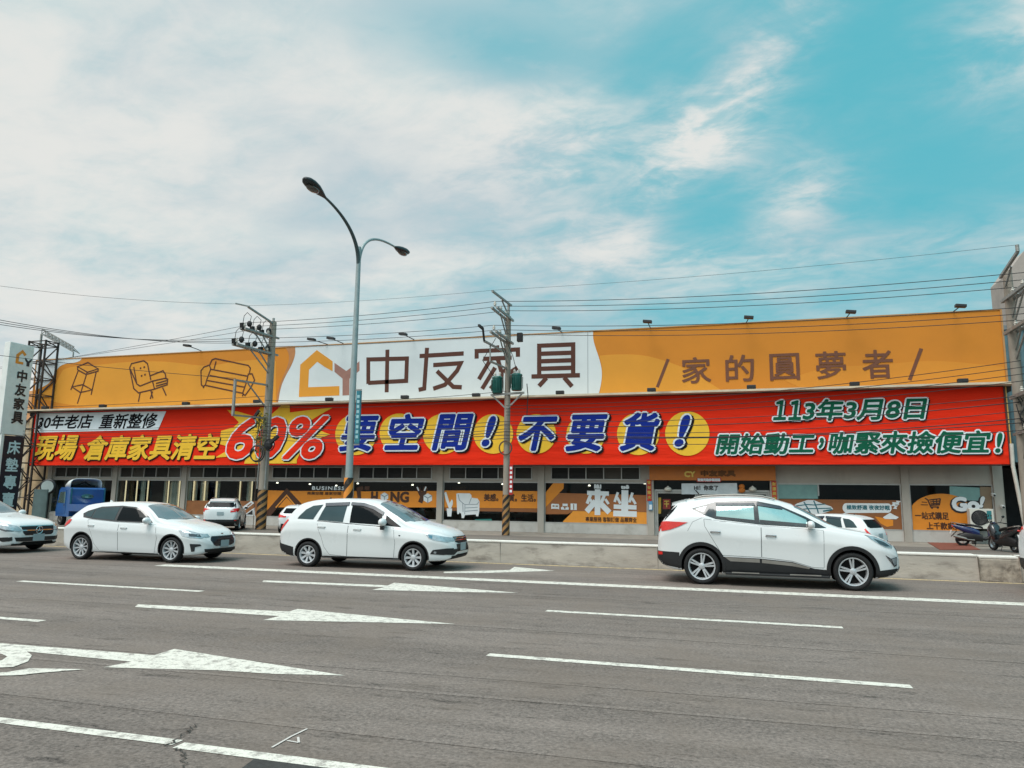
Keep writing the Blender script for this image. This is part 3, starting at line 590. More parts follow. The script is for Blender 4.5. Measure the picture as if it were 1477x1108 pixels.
for px, lab in ((963.5, 'white glass pendant lamp hanging in the left of the shop entrance'), (1085.5, 'white glass pendant lamp hanging in the right of the shop entrance, beside the ornament')):
    p = at(px, 706, Y=YW-.08); t = tag(MB().lathe([(.02, .16), (.05, .12), (.14, .07), (.17, -.0), (.155, -.03), (.13, -.06), (.0, -.06)], p, n=20).build('pendant_lamp', M('opal_glass', (222, 216, 204), .3), smooth=True), lab, 'lamp', 'pendant lamps at the entrance')
    MB().tube([p+Vector((0, 0, .15)), (p.x, p.y, 2.5)], .012, 6).build('cord', m_dark, t)
p = at(1070, 704, Y=YW-.05); tag(MB().ball(p+Vector((0, 0, .07)), (.13, .07, .11)).ball(p-Vector((0, 0, .1)), (.15, .08, .12)).build('hanging_ornament', M('orange_toy', (196, 110, 36), .6), smooth=True), 'round orange hanging ornament beside the right pendant lamp', 'ornament')
nt_ = tag(graphic('door_notice', [[(956, 720), (967, 720), (967, 734.5), (956, 734.5)]], YW+.05, M('poster_red', (122, 34, 28), .6), None, .006), 'dark red notice stuck on the entrance door above the rear of the sport utility vehicle', 'notice'); strokes('lettering', [([(958, 723), (965, 723)], .05), ([(958, 727), (965, 727)], .05), ([(961.5, 722), (961.5, 732)], .05)], YW+.044, gold, nt_, .004)
tag(graphic('door_poster', [[(949.5, 718), (953.5, 718), (953.5, 741), (949.5, 741)]], YW+.05, M('poster_yellow', (170, 140, 50), .6), None, .006), 'narrow yellow poster strip on the left of the entrance door', 'poster')
bx = tag(graphic('intercom_box', [[(935.5, 723), (941, 723), (941.5, 736), (935.5, 736)]], YW-.16, M('box_blue', (92, 150, 190), .5), None, .06), 'small blue and white box fixed to the pillar left of the shop entrance', 'wall box'); graphic('label_plate', [[(936.5, 728), (940.5, 728), (940.5, 735), (936.5, 735)]], YW-.168, vw, bx, .006)

# ================================================================ billboard and banner
YBB = 34.40
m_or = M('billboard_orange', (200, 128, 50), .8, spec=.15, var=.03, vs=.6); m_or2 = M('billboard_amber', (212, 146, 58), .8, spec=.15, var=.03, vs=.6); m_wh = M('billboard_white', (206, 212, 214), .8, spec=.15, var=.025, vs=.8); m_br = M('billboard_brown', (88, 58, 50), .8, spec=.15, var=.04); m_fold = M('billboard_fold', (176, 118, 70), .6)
bb = tag(MB().box(-40.6, 10.82, YBB, YBB+.22, 6.47, 9.56).build('billboard', m_or), 'long orange and white billboard with furniture drawings on top of the shop', 'billboard')
mb = MB(); mb.box(-40.66, 10.88, YBB-.03, YBB+.26, 9.562, 9.61).box(10.822, 10.89, YBB-.03, YBB+.26, 6.47, 9.56).box(-40.67, -40.602, YBB-.03, YBB+.26, 6.47, 9.56)
mb.build('frame', M('billboard_edge', (176, 128, 76), .6), bb)
mb = MB(); x = -40.4
while x < 10.6: mb.box(x-.05, x+.05, YBB+.24, YBB+.5, 6.5, 9.5); x += 1.7
mb.build('backing_strut', M('steel_grey', (110, 112, 112), .5, metal=.5), bb)
A = zm(0, 440, 3.6925); B = zm(360, 440, 3.6925); C_ = zm(720, 440, 3.6925); D = zm(1077, 440, 3.6925)
y1, y2, y3 = YBB-.006, YBB-.012, YBB-.018
graphic('white_panel', [A((192, 292))+sm(A((440, 272), (425, 305), (335, 312), (295, 350), (270, 412), (228, 437), (188, 452)))], y1, m_wh, bb)
graphic('amber_wave', [sm(A((205, 470), (290, 440), (315, 380), (345, 330), (520, 320), (700, 300), (900, 300), (1100, 330), (1250, 300), (1400, 290), (1470, 300)))+sm(A((1470, 530), (1200, 545), (1050, 522), (850, 540), (600, 548), (400, 540), (215, 500)))], y1, m_or2, bb)
top = [B(x, 0)[0][0] for x in ()]
graphic('white_panel', [B((242, 222), (700, 178), (1200, 166), (1370, 160)) + C_((150, 152)) + sm(C_((500, 140), (500, 180), (510, 220), (535, 290), (548, 350), (545, 410), (530, 476))) + C_((300, 487), (0, 497)) + B((1000, 505), (600, 520)) + sm(B((150, 532), (165, 440), (190, 380), (225, 320), (245, 262), (242, 222)))[:-1]], y1, m_wh, bb)
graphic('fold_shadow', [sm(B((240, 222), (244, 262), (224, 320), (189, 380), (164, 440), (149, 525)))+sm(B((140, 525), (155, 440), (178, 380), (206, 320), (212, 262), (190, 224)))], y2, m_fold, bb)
graphic('amber_wave', [sm(C_((535, 270), (620, 262), (760, 264), (880, 295), (1000, 340), (1100, 400), (1180, 452)))+C_((900, 462))+sm(C_((535, 472), (550, 400), (548, 330)))], y1, m_or2, bb)
graphic('amber_wave', [sm(D((200, 400), (420, 330), (700, 320), (1000, 290), (1370, 330)))+D((1383, 425), (900, 440), (300, 448))], y1, M('billboard_mid', (206, 136, 54), .8, spec=.15, var=.03, vs=.6), bb)
k = .033
def ln(z, lst, wd): return [(z(*p), wd) for p in lst]
strokes('stool_drawing', ln(A, [[(413, 328), (468, 306), (522, 340), (465, 358), (413, 328)], [(413, 328), (413, 345), (458, 370), (522, 352), (522, 340)], [(465, 358), (458, 370)], [(416, 350), (377, 452)], [(460, 370), (412, 525)], [(512, 356), (485, 478)], [(383, 436), (428, 466), (490, 452), (440, 424), (383, 436)]], .075), y2-.004, m_br, bb)
strokes('armchair_drawing', ln(A, [[(745, 432), (728, 420), (690, 335), (700, 312), (765, 297), (785, 312), (803, 400)], [(690, 335), (712, 445), (737, 468), (815, 450), (890, 425), (893, 395), (880, 390), (812, 405), (745, 432)], [(728, 420), (712, 330)], [(812, 405), (822, 446)], [(797, 378), (868, 350), (880, 368), (884, 390)], [(830, 418), (888, 402)], [(830, 432), (890, 415)], [(746, 468), (737, 515)], [(803, 455), (814, 497)], [(812, 460), (800, 500)], [(866, 440), (885, 482)]], .075), y2-.004, m_br, bb)
strokes('armchair_drawing', ln(A, [[(744, 338), (752, 336)], [(764, 332), (772, 330)], [(750, 378), (758, 376)], [(768, 372), (776, 370)]], .1), y2-.004, m_br, bb)
strokes('sofa_drawing', ln(A, [[(1115, 322), (1128, 292), (1146, 285), (1322, 322), (1333, 336), (1328, 362)], [(1070, 350), (1086, 330), (1115, 320), (1122, 342), (1100, 400), (1094, 425), (1082, 434), (1072, 425), (1070, 350)], [(1122, 342), (1322, 380)], [(1116, 375), (1312, 412)], [(1104, 402), (1300, 437)], [(1095, 428), (1292, 470)], [(1292, 470), (1312, 412), (1322, 368), (1342, 366), (1356, 400), (1335, 440), (1305, 482), (1292, 470)], [(1086, 434), (1082, 442)], [(1296, 474), (1290, 486)], [(1140, 340), (1150, 300)]], .07), y2-.004, m_br, bb)
graphic('house_logo', [B((262, 490), (270, 318), (358, 240), (442, 300), (442, 353), (400, 330), (360, 302), (316, 345), (312, 438), (478, 432), (478, 482))], y2, m_or2, bb)
graphic('house_logo', [B((452, 308), (515, 352), (585, 300), (585, 350), (532, 392), (530, 480), (495, 482), (495, 392), (452, 356))], y2, M('logo_rosewood', (150, 108, 96), .6), bb)
strokes('big_lettering', ln(B, [[(632, 420), (632, 290), (838, 285), (834, 404), (632, 415)], [(734, 238), (730, 465)]], .22), y2, m_br, bb)
strokes('big_lettering', ln(B, [[(905, 272), (1140, 258)], [(945, 228), (930, 445), (900, 452)], [(978, 320), (1124, 310), (1105, 350), (1040, 425), (978, 446)], [(998, 352), (1085, 436), (1130, 438)]], .22), y2, m_br, bb)
E_ = zm(660, 400, 5.54)
strokes('big_lettering', ln(E_, [[(152, 650), (152, 590), (482, 577), (482, 635)], [(315, 545), (317, 580)], [(205, 652), (432, 642)], [(265, 655), (170, 815)], [(300, 722), (196, 892)], [(320, 650), (352, 760), (348, 870), (270, 886)], [(345, 800), (262, 890)], [(478, 722), (390, 780)], [(372, 730), (470, 882)]], .215), y2, m_br, bb)
strokes('big_lettering', ln(C_, [[(213, 378), (213, 217), (394, 210), (394, 372)], [(213, 260), (394, 254)], [(213, 300), (394, 294)], [(213, 340), (394, 334)], [(172, 381), (430, 374)], [(252, 388), (212, 432)], [(346, 386), (388, 434)]], .215), y2, m_br, bb)
sl = M('slogan_brown', (104, 60, 38), .55)
for ch, box in (('家', C_((972, 277), (1128, 418))), ('的', C_((1205, 265), (1358, 408))), ('圓', D((122, 258), (282, 402))), ('夢', D((368, 246), (530, 395))), ('者', D((615, 238), (780, 392)))):
    text('slogan_lettering', ch, (*box[0], *box[1]), y3, sl, bb, .02)
strokes('slogan_slash', [(C_((900, 288), (842, 438)), .14), (D((930, 232), (868, 400)), .14)], y2, sl, bb)
mb = MB(); 
for xs in (-6.5, ): mb.box(xs-.012, xs+.012, YBB-.014, YBB, 6.5, 9.55)
mb.build('panel_seam', M('seam', (150, 156, 160), .6), bb)
# pale ledge between billboard and banner
lg = MB().box(-40.3, 10.86, 33.30, YBB-.04, 6.31, 6.40).build('ledge', M('ledge_cream', (206, 190, 166), .6, var=.08, dirt=((120, 104, 86), .6, 1.2), stretch=(.5, 1, 1)), store)
MB().box(-40.2, 10.84, 33.97, YW-.11, 6.1, 6.305).build('ledge_bracket', M('bracket_dark', (50, 44, 42), .7), store)

YN = 33.80
m_red = M('banner_red', (232, 48, 22), .8, spec=.15, var=.05, vs=.35, stretch=(.4, 1, 2.2), bump=.6, bs=1.1, bd=.12); m_by = M('banner_yellow', (240, 190, 62), .8, spec=.15, var=.03); m_bw = M('banner_white', (224, 230, 234), .8, spec=.15, var=.03); m_bb = M('banner_blue', (22, 46, 138), .8, spec=.15, var=.05); m_bk = M('banner_black', (24, 22, 26), .8, spec=.15); m_bg = M('banner_green', (18, 92, 68), .8, spec=.15, var=.05)
# canvas sags a little between its ties
n = 220; vs = []; fs = []
rn = random.Random(2)
xa, xz = -39.62, 10.5
for i in range(n+1):
    x = xa+(xz-xa)*i/n
    for j in range(9):
        z = 3.17+(6.27-3.17)*j/8; y = YN+.02+.010*math.sin(x*2.1+j*.7)*math.sin(math.pi*j/8)
        vs.append((x, y, z))
for i in range(n):
    for j in range(8): fs.append((i*9+j, (i+1)*9+j, (i+1)*9+j+1, i*9+j+1))
bn = MB().add(vs, fs).build('sale_banner', m_red, smooth=True)
tag(bn, 'long red sale banner with yellow, blue and green lettering hung across the shop front', 'banner')
mb = MB().box(xa-.02, xz+.02, YN+.05, YN+.12, 3.12, 3.165).box(xa-.02, xz+.02, YN+.05, YN+.12, 6.275, 6.33).box(xz+.005, xz+.07, YN-.02, YN+.12, 3.17, 6.27)
mb.build('banner_frame', M('frame_dark', (78, 40, 34), .6), bn)
MB().box(xz+.072, xz+.11, YN-.02, YN+.05, 3.2, 6.27).build('edge_trim', M('trim_yellow', (206, 160, 80), .6), bn)
MB().box(xa, xz, YN+.13, YN+.6, 3.13, 3.16).build('soffit', M('soffit_grey', (96, 90, 84), .8), bn)
q1, q2, q3 = YN-.004, YN-.010, YN-.016
graphic('white_strip', [A((195, 575), (885, 566), (842, 664), (182, 680))], q1, m_bw, bn)
text('lettering', '30年老店', (*A((197, 585))[0], *A((497, 660))[0]), q2, m_bk, bn, .02, .22); text('lettering', '重新整修', (*A((528, 578))[0], *A((838, 658))[0]), q2, m_bk, bn, .02, .22)
for s_, b_ in (('現場', (183, 692, 414, 828)), ('、', (424, 742, 457, 786)), ('倉庫家具清空', (452, 690, 1170, 828))): text('lettering', s_, (*A(b_[:2])[0], *A(b_[2:])[0]), q2, m_by, bn, .045, .24, layers=((.035, m_bk, (.03, -.03)),))
S_ = zm(300, 570, 7.385)
graphic('starburst', [S_((205, 158), (320, 175), (505, 230), (560, 130), (640, 135), (665, 215), (740, 150), (780, 110), (870, 108), (872, 185), (1120, 155), (1330, 132), (1200, 205), (1060, 290), (1130, 350), (1300, 420), (1130, 480), (1010, 560), (945, 690), (945, 728), (385, 730), (405, 660), (215, 655), (70, 668), (190, 600), (205, 545), (120, 520), (140, 380), (270, 345), (330, 290))], q1, m_by, bn)
text('big_lettering', '60%', (*S_((207, 232))[0], *S_((1285, 685))[0]), q3, m_red, bn, .075, .26, layers=((.075, m_bw, (0, 0)), (.015, m_bk, (.05, -.05))))
for cx, cy, r in ((513, 627, 29.5), (576, 625, 28.5), (639, 626, 29), (711.5, 626, 28.6), (773.5, 626, 28.5), (845, 626.5, 28), (920.5, 626, 30.5), (991.4, 625.5, 32)):
    graphic('yellow_disc', [disc_px(cx, cy, r, r)], q1, m_by, bn)
T_ = zm(480, 570, 7.385); T2 = zm(680, 570, 7.385)
for ch, a, b in (('要', *T_((75, 222), (488, 600))), ('空', *T_((555, 200), (975, 585))), ('間', *T_((1060, 200), (1500, 590))), ('不', *T2((500, 228), (920, 595))), ('要', *T2((1000, 205), (1455, 600))), ('貨', *C_((640, 572), (858, 778)))):
    text('big_lettering', ch, (*a, *b), q3, m_bb, bn, .062, .22, layers=((.075, m_bw, (0, 0)), (.01, m_bk, (.09, -.06))))
for z, a, b in ((T2, (112, 222), (262, 548)), (C_, (932, 585), (1020, 755))):
    a, b = z(a, b); text('big_lettering', '!', (*a, *b), q3, m_bb, bn, .062, .26, layers=((.075, m_bw, (0, 0)), (.01, m_bk, (.09, -.06))))
for a_, b_ in ((138, 208), (218, 288)): text('lettering', '１', (*D((a_, 508))[0], *D((b_, 614))[0]), q3, m_bg, bn, .03, .2, layers=((.06, m_bw, (0, 0)), (.01, m_bk, (.035, -.035))))
text('lettering', '3年3月8日', (*D((294, 496))[0], *D((966, 614))[0]), q3, m_bg, bn, .03, .2, layers=((.06, m_bw, (0, 0)), (.01, m_bk, (.035, -.035))))
for s_, b_ in (('開始動工', (*C_((1150, 682))[0], *D((364, 796))[0])), ('，', (*D((382, 706))[0], *D((412, 766))[0])), ('咖緊來撿便宜', (*D((432, 672))[0], *D((1304, 792))[0])), ('!', (*D((1318, 680))[0], *D((1366, 788))[0]))): text('lettering', s_, b_, q3, m_bg, bn, .03, .2, layers=((.06, m_bw, (0, 0)), (.01, m_bk, (.035, -.035))))

# spotlights over the billboard and on the ledge
lampb = M('lamp_housing', (34, 34, 36), .5)
def goose(px, py, dxp, dyp, lab):
    """arm floodlight on top of the billboard; head reaches out over the street"""
    x = at(px+dxp, py+dyp, Y=YBB).x; t = thing('billboard_floodlight', (x, YBB+.1, 9.61), lab, 'floodlight', 'floodlights on arms above the billboard')
    h = at(px, py, Y=YBB-.9); hd = Vector((h.x, YBB-.9, h.z))
    MB().tube([(x, YBB+.1, 9.6), (x+(h.x-x)*.5, YBB-.3, 9.6+(h.z-9.6)*.55), hd], .022, 6).build('arm', m_dark, t)
    MB().bar(hd+Vector((-.2, -.05, .03)), hd+Vector((.2, -.05, -.02)), .26, .12).build('lamp_head', lampb, t, bevel=.02)
for k, (px, py, dx, dy) in enumerate([(271, 499, 20, 7), (450, 490, 24, 9), (478, 488.5, 18, 7), (582, 482.5, 16, 8), (803, 474, 8, 6), (934, 464.5, 4, 9), (1080, 458.5, -4, 9), (1227, 450.5, -6, 9), (1385, 442, -10, 9)]):
    goose(px, py, dx, dy, ['floodlight above the sofa drawing at the left of the billboard', 'floodlight above the house logo of the billboard', 'second floodlight above the house logo, by the street lamp', 'floodlight above the first big character of the billboard', 'floodlight above the last big character of the billboard, right of the transformer pole', 'floodlight above the left slash of the slogan', 'floodlight above the middle of the slogan', 'floodlight above the right end of the slogan', 'floodlight above the far right corner of the billboard'][k])
for k, px in enumerate((65, 148, 268, 371, 475, 584, 687, 808, 940, 1084, 1233, 1389)):
    ly = 596-(px-60)*.0255+(1 if px < 300 else -1); x = at(px, ly, Y=33.45).x
    t = thing('ledge_floodlight', (x, 33.45, 6.40), 'small black floodlight on the cream ledge, %s counted from its left end' % ['first', 'second', 'third', 'fourth', 'fifth', 'sixth', 'seventh', 'eighth', 'ninth', 'tenth', 'eleventh', 'last'][k], 'floodlight', 'small floodlights on the ledge')
    MB().bar((x-.19, 33.42, 6.50), (x+.19, 33.42, 6.50), .24, .17).build('lamp_head', lampb, t, bevel=.03)
    MB().box(x-.03, x+.03, 33.36, 33.5, 6.401, 6.45).build('bracket', lampb, t)

# ================================================================ vehicles
m_carw = M('car_white', (211, 213, 213), .32, coat=.45, var=0., spec=.4); m_trim = M('car_black_plastic', (22, 23, 25), .5, var=.1); m_chr = M('chrome', (205, 208, 210), .15, metal=1., var=.03)
m_tyre = M('tyre', (24, 24, 25), .85, var=.15, vs=12); m_rim = M('alloy', (190, 193, 196), .32, metal=.4, var=.05); m_well = M('wheel_well', (12, 12, 13), .9); m_gap = M('panel_gap', (96, 100, 102), .7)
m_pil = M('gloss_black', (16, 20, 24), .18, coat=.6); m_tail = M('tail_red', (200, 26, 16), .25, coat=.3, var=.1); m_head = M('headlight', (170, 178, 182), .15, metal=.5, coat=.6, var=.12, vs=14); m_hdk = M('headlight_dark', (40, 48, 54), .1, coat=1.)
m_grl = M('grille_black', (18, 20, 24), .6, var=.2, vs=30); m_plate = M('number_plate', (150, 164, 168), .5, var=.02); m_sil = M('silver_trim', (150, 146, 140), .35, metal=.6)
def tint(name, rgb, metal, rough=.06): return M(name, rgb, rough, metal=metal, var=.08, vs=1.5, coat=.5)
g_dark = M('glass_tinted', (14, 20, 23), .07, metal=0., var=.08, vs=1.5, spec=.08); g_film = tint('glass_film', (150, 178, 174), .8); g_front = tint('windscreen', (118, 134, 138), .6, .08); g_mid = M('glass_grey', (50, 70, 74), .07, metal=.35, var=.08, vs=1.5, spec=.4); g_wag = tint('glass_teal', (70, 110, 112), .6)

def curve(keys):
    xs = [k[0] for k in keys]; ys = [k[1] for k in keys]; n = len(xs)
    d = [(ys[i+1]-ys[i])/(xs[i+1]-xs[i]) for i in range(n-1)]; t = [d[0]]+[0 if d[i-1]*d[i] <= 0 else 2*d[i-1]*d[i]/(d[i-1]+d[i]) for i in range(1, n-1)]+[d[-1]]
    def f(x):
        if x <= xs[0]: return ys[0]
        if x >= xs[-1]: return ys[-1]
        i = max(j for j in range(n-1) if xs[j] <= x); h = xs[i+1]-xs[i]; s = (x-xs[i])/h
        return (2*s**3-3*s*s+1)*ys[i]+(s**3-2*s*s+s)*h*t[i]+(-2*s**3+3*s*s)*ys[i+1]+(s**3-s*s)*h*t[i+1]
    return f
class Car:
    def __init__(s, name, sp, loc, rz, label, cat='car', group='white cars on the road', paint=None):
        s.sp = sp; s.paint = paint or m_carw; s.root = thing(name, loc, label, cat, group, rz)
        fn = {k: curve(sp[k]) for k in ('top', 'belt', 'rail', 'W', 'R', 'bot')}; x0, x1 = sp['top'][0][0], sp['top'][-1][0]; s.fn = fn; s.x0, s.x1 = x0, x1
        n = 84; xs = []
        for i in range(n+1):
            u = i/n; xs.append(x0+(x1-x0)*(u-.11*math.sin(2*math.pi*u)))
        vs = []; fs = []; ring = None
        for x in xs:
            W, t, be, R, ra, zb = (fn[k](x) for k in ('W', 'top', 'belt', 'R', 'rail', 'bot')); be = min(be, ra-.015); h = be-zb
            P = [(0, zb), (W*.5, zb), (W*.84, zb+.004), (W*.93, zb+.02), (W*.952, zb+.06*h+.01), (W*.966, zb+.2*h), (W*.974, zb+.36*h), (W*.981, zb+.5*h), (W*.990, zb+.62*h), (W*.999, zb+.70*h), (W, zb+.73*h), (W*.993, zb+.79*h), (W*.972, zb+.90*h), (W*.955, be-.012), (W*.945, be)]
            Ws = W*.945
            for k in (.12, .3, .5, .7, .88): P.append((Ws+(R-Ws)*k+.018*math.sin(math.pi*k)*min(1, (ra-be)/.2), be+(ra-be)*k))
            P += [(R, ra), (R-.012, ra+.3*(t-ra)), (R-.05, ra+.52*(t-ra)), (R*.82, ra+.74*(t-ra)), (R*.6, ra+.9*(t-ra)), (R*.3, t-.02*(t-ra)), (0, t)]
            full = [(-y, z) for y, z in P]+[(y, z) for y, z in P[-2:0:-1]]   # y<0 side first
            m = len(full); k = len(vs); vs += [(x, y, z) for y, z in full]
            if ring is not None: fs += [(ring+i, ring+(i+1) % m, k+(i+1) % m, k+i) for i in range(m)]
            ring = k
        fs.append(tuple(range(m-1, -1, -1))); fs.append(tuple(range(ring, ring+m)))
        body = MB().add(vs, fs).build('body', [s.paint, m_well], s.root, local=True)
        cyl = MB()
        for wx, tr, r in sp['wheels']:
            for sd in (-1, 1): cyl.lathe([(0, -.5), (r+.05, -.5), (r+.05, .5), (0, .5)], (wx, sd*(tr+.22), r+.01), (0, 1, 0), 40)
        co = cyl.build('cutter', m_well, None, local=True)
        md = body.modifiers.new('arch', 'BOOLEAN'); md.operation = 'DIFFERENCE'; md.solver = 'EXACT'; md.object = co; md.use_self = True
        co.parent = None; bpy.context.view_layer.update()
        mw = s.root.matrix_world.copy(); co.matrix_world = mw; bpy.context.view_layer.update()
        me = bpy.data.meshes.new_from_object(body.evaluated_get(bpy.context.evaluated_depsgraph_get())); body.modifiers.clear(); body.data = me; bpy.data.objects.remove(co)
        me.materials.clear(); me.materials.append(s.paint); me.materials.append(m_well)
        for p in me.polygons:
            c = p.center; ok = False
            for wx, tr, r in sp['wheels']:
                if abs(c.y) < sp['Wmax']-.005 and all(abs(math.hypot(me.vertices[v].co.x-wx, me.vertices[v].co.z-r-.01)-(r+.05)) < .012 or (abs(abs(me.vertices[v].co.y)-(tr-.28)) < .004) for v in p.vertices): ok = True
            p.material_index = 1 if ok or c.z < fn['bot'](c.x)+.003 else 0
        me.shade_smooth(); me.set_sharp_from_angle(angle=math.radians(38)); me.name = 'body'; s.body = body
        bm = bmesh.new(); bm.from_mesh(me); s.bvh = BVHTree.FromBMesh(bm); bm.free()
        for wx, tr, r in sp['wheels']:
            for sd in (-1, 1): s.wheel(wx, sd, tr, r)
    def hit(s, axis, a, b, side):
        if axis == 'y': o, d = Vector((a, side*3, b)), Vector((0, -side, 0))
        elif axis == 'x': o, d = Vector((side*6, a, b)), Vector((-side, 0, 0))
        else: o, d = Vector((a, b, 5)), Vector((0, 0, -1))
        h = s.bvh.ray_cast(o, d); return h[0], (h[1] if h[0] is not None and h[1].dot(d) < 0 else (-h[1] if h[0] is not None else None))
    def patch(s, name, poly, axis, side, mat, off=.004, parent=None, grid=.032, label=None, maxdepth=None):
        """panel that lies on the body: outline seen along an axis, laid onto the surface with a small thickness"""
        bm = bmesh.new(); vs = [bm.verts.new((p[0], p[1], 0)) for p in poly]
        try: bm.faces.new(vs)
        except ValueError: bm.free(); return None
        bmesh.ops.triangulate(bm, faces=bm.faces[:])
        for i in (0, 1):
            lo = min(p[i] for p in poly); hi = max(p[i] for p in poly); k = max(1, int((hi-lo)/grid))
            for j in range(1, k+1):
                c = [0, 0, 0]; c[i] = lo+(hi-lo)*j/(k+1); nn = [0, 0, 0]; nn[i] = 1
                bmesh.ops.bisect_plane(bm, geom=bm.verts[:]+bm.edges[:]+bm.faces[:], plane_co=c, plane_no=nn)
        bad = []
        base = {}
        for v in bm.verts:
            p, n = s.hit(axis, v.co.x, v.co.y, side)
            if p is None: bad.append(v); continue
            base[v] = (p, n); v.co = p+n*off
        if maxdepth is not None and base:
            ax = {'x': 0, 'y': 1, 'z': 2}[axis]; ext = max((v.co[ax]*side if ax < 2 else v.co[2]) for v in base)
            bad += [v for v in base if ext-(v.co[ax]*side if ax < 2 else v.co[2]) > maxdepth]
        if bad: bmesh.ops.delete(bm, geom=bad, context='VERTS')
        bnd = [e for e in bm.edges if len(e.link_faces) == 1]
        r = bmesh.ops.extrude_edge_only(bm, edges=bnd); back = [g for g in r['geom'] if isinstance(g, bmesh.types.BMVert)]
        for v in back:
            p, n = s.hit(axis, *({'y': (v.co.x, v.co.z), 'x': (v.co.y, v.co.z), 'z': (v.co.x, v.co.y)}[axis]), side)
            if p is not None: v.co = p-n*.004
        bmesh.ops.recalc_face_normals(bm, faces=bm.faces[:])
        f0 = None; me = bpy.data.meshes.new(name); bm.to_mesh(me); bm.free(); me.materials.append(mat); me.shade_smooth(); me.set_sharp_from_angle(angle=math.radians(35))
        # panels face outwards
        o = bpy.data.objects.new(name, me); COL.objects.link(o); o.parent = parent or s.root
        if label: o['label'] = label
        return o
    def both(s, name, poly, mat, off=.004, **k):
        r = [s.patch(name, poly, 'y', -1, mat, off, **k), s.patch(name, poly, 'y', 1, mat, off, **k)]; return r
    def seam(s, pts, wd=.012, mat=None, name='panel_gap', off=.0016, side=-1, parent=None):
        for sd in (-1, 1):
            mb = MB()
            for a, b in zip(pts, pts[1:]):
                n = max(1, int(math.hypot(b[0]-a[0], b[1]-a[1])/.06)); L = math.hypot(b[0]-a[0], b[1]-a[1]); nx, nz = -(b[1]-a[1])/L*wd/2, (b[0]-a[0])/L*wd/2; prev = None
                for i in range(n+1):
                    x = a[0]+(b[0]-a[0])*i/n; z = a[1]+(b[1]-a[1])*i/n; q = []
                    for k in (-1, 1):
                        p, nn = s.hit('y', x+k*nx, z+k*nz, sd); q.append(None if p is None else p+nn*off)
                    if prev and None not in q and None not in prev: mb.add([prev[0], q[0], q[1], prev[1]], [(0, 1, 2, 3)])
                    prev = q
            if mb.v: mb.build(name, mat or m_gap, parent or s.root, local=True)
    def arches(s, wd, mat, lift=.008):
        for wx, tr, r in s.sp['wheels']:
            ri = r+.046; zc = r+.01
            for sd in (-1, 1):
                rows = []
                for k in range(37):
                    a = math.radians(-14+208*k/36); c, sn = math.cos(a), math.sin(a); ys = []
                    for rad in (r+.062, r+.062+wd):
                        p, n = s.hit('y', wx+rad*c, zc+rad*sn, sd); ys.append(None if p is None or abs(p.y) < tr-.1 else abs(p.y)+lift)
                    if None in ys: continue
                    rows.append([(wx+(ri+.0)*c, sd*(ys[0]-.09), zc+ri*sn), (wx+ri*c, sd*ys[0], zc+ri*sn), (wx+(r+.062+wd)*c, sd*ys[1], zc+(r+.062+wd)*sn), (wx+(r+.066+wd)*c, sd*(ys[1]-lift-.004), zc+(r+.066+wd)*sn)])
                vs = [q for row in rows for q in row]; fs = [(4*i+j, 4*i+j+1, 4*i+j+5, 4*i+j+4) for i in range(len(rows)-1) for j in range(3)]
                if rows: MB().add(vs, fs).build('arch_moulding', mat, s.root, smooth=True, local=True)
    def door(s, poly, hx, hz, handle_mat=None, glass=()):
        for sd in (-1, 1):
            d = s.patch('door', poly, 'y', sd, s.paint, .0035)
            p, n = s.hit('y', hx, hz, sd)
            if p is not None:
                MB().bar(p+n*.03+Vector((-.09, 0, .004)), p+n*.03+Vector((.09, 0, -.004)), .018, .03).ball(p+n*.012+Vector((-.085, 0, 0)), .02, 8).ball(p+n*.012+Vector((.085, 0, 0)), .02, 8).build('handle', handle_mat or s.paint, d, smooth=True, local=True, bevel=.006)
        s.seam(list(poly)+[poly[0]], .016)
    def wheel(s, wx, sd, tr, r):
        c = Vector((wx, sd*tr, r+.002)); ax = Vector((0, sd, 0)); rr = s.sp['rim']; wd = .105
        t = MB().lathe([(rr-.01, wd*.78), (rr+.012, wd*.95), ((rr+r)/2, wd*1.04), (r-.028, wd), (r-.008, wd*.84), (r, wd*.6), (r, -wd*.6), (r-.01, -wd*.85), (r-.03, -wd), (rr, -wd*.9), (0, -wd*.8)], c, ax, 40).build('wheel', m_tyre, s.root, smooth=True, local=True)
        R = MB(); R.lathe([(rr-.008, wd*.80), (rr-.004, wd*.9), (rr-.022, wd*.86), (rr-.034, wd*.5), (rr-.04, -.02)], c, ax, 40); u = Vector((1, 0, 0)); v = ax.cross(u)
        st = s.sp.get('spokes', 5); tw = s.sp.get('twin', True); ph = .3+wx
        for k in range(st):
            a = 2*math.pi*k/st+ph; offs = (-.13, .13) if tw else (0,)
            for o in offs:
                d0 = u*math.cos(a+o*1.9)+v*math.sin(a+o*1.9); d1 = u*math.cos(a+o)+v*math.sin(a+o); w0, w1 = (.028, .03) if tw else ((.034, .05) if st < 9 else (.028, .034))
                p0 = c+d0*.04+ax*(wd*.55); p1 = c+d1*(rr-.014)+ax*(wd*.78); n = (p1-p0).cross(ax).normalized()
                R.add([p0-n*w0/2, p0+n*w0/2, p1+n*w1/2, p1-n*w1/2, p0-n*w0*.7-ax*.03, p0+n*w0*.7-ax*.03, p1+n*w1*.7-ax*.03, p1-n*w1*.7-ax*.03], [(0, 1, 2, 3), (0, 4, 5, 1), (1, 5, 6, 2), (2, 6, 7, 3), (3, 7, 4, 0)])
        R.lathe([(.062, wd*.45), (.06, wd*.62), (.045, wd*.68), (0, wd*.7)], c, ax, 20)
        R.build('rim', m_rim, t, smooth=True, local=True, angle=30)
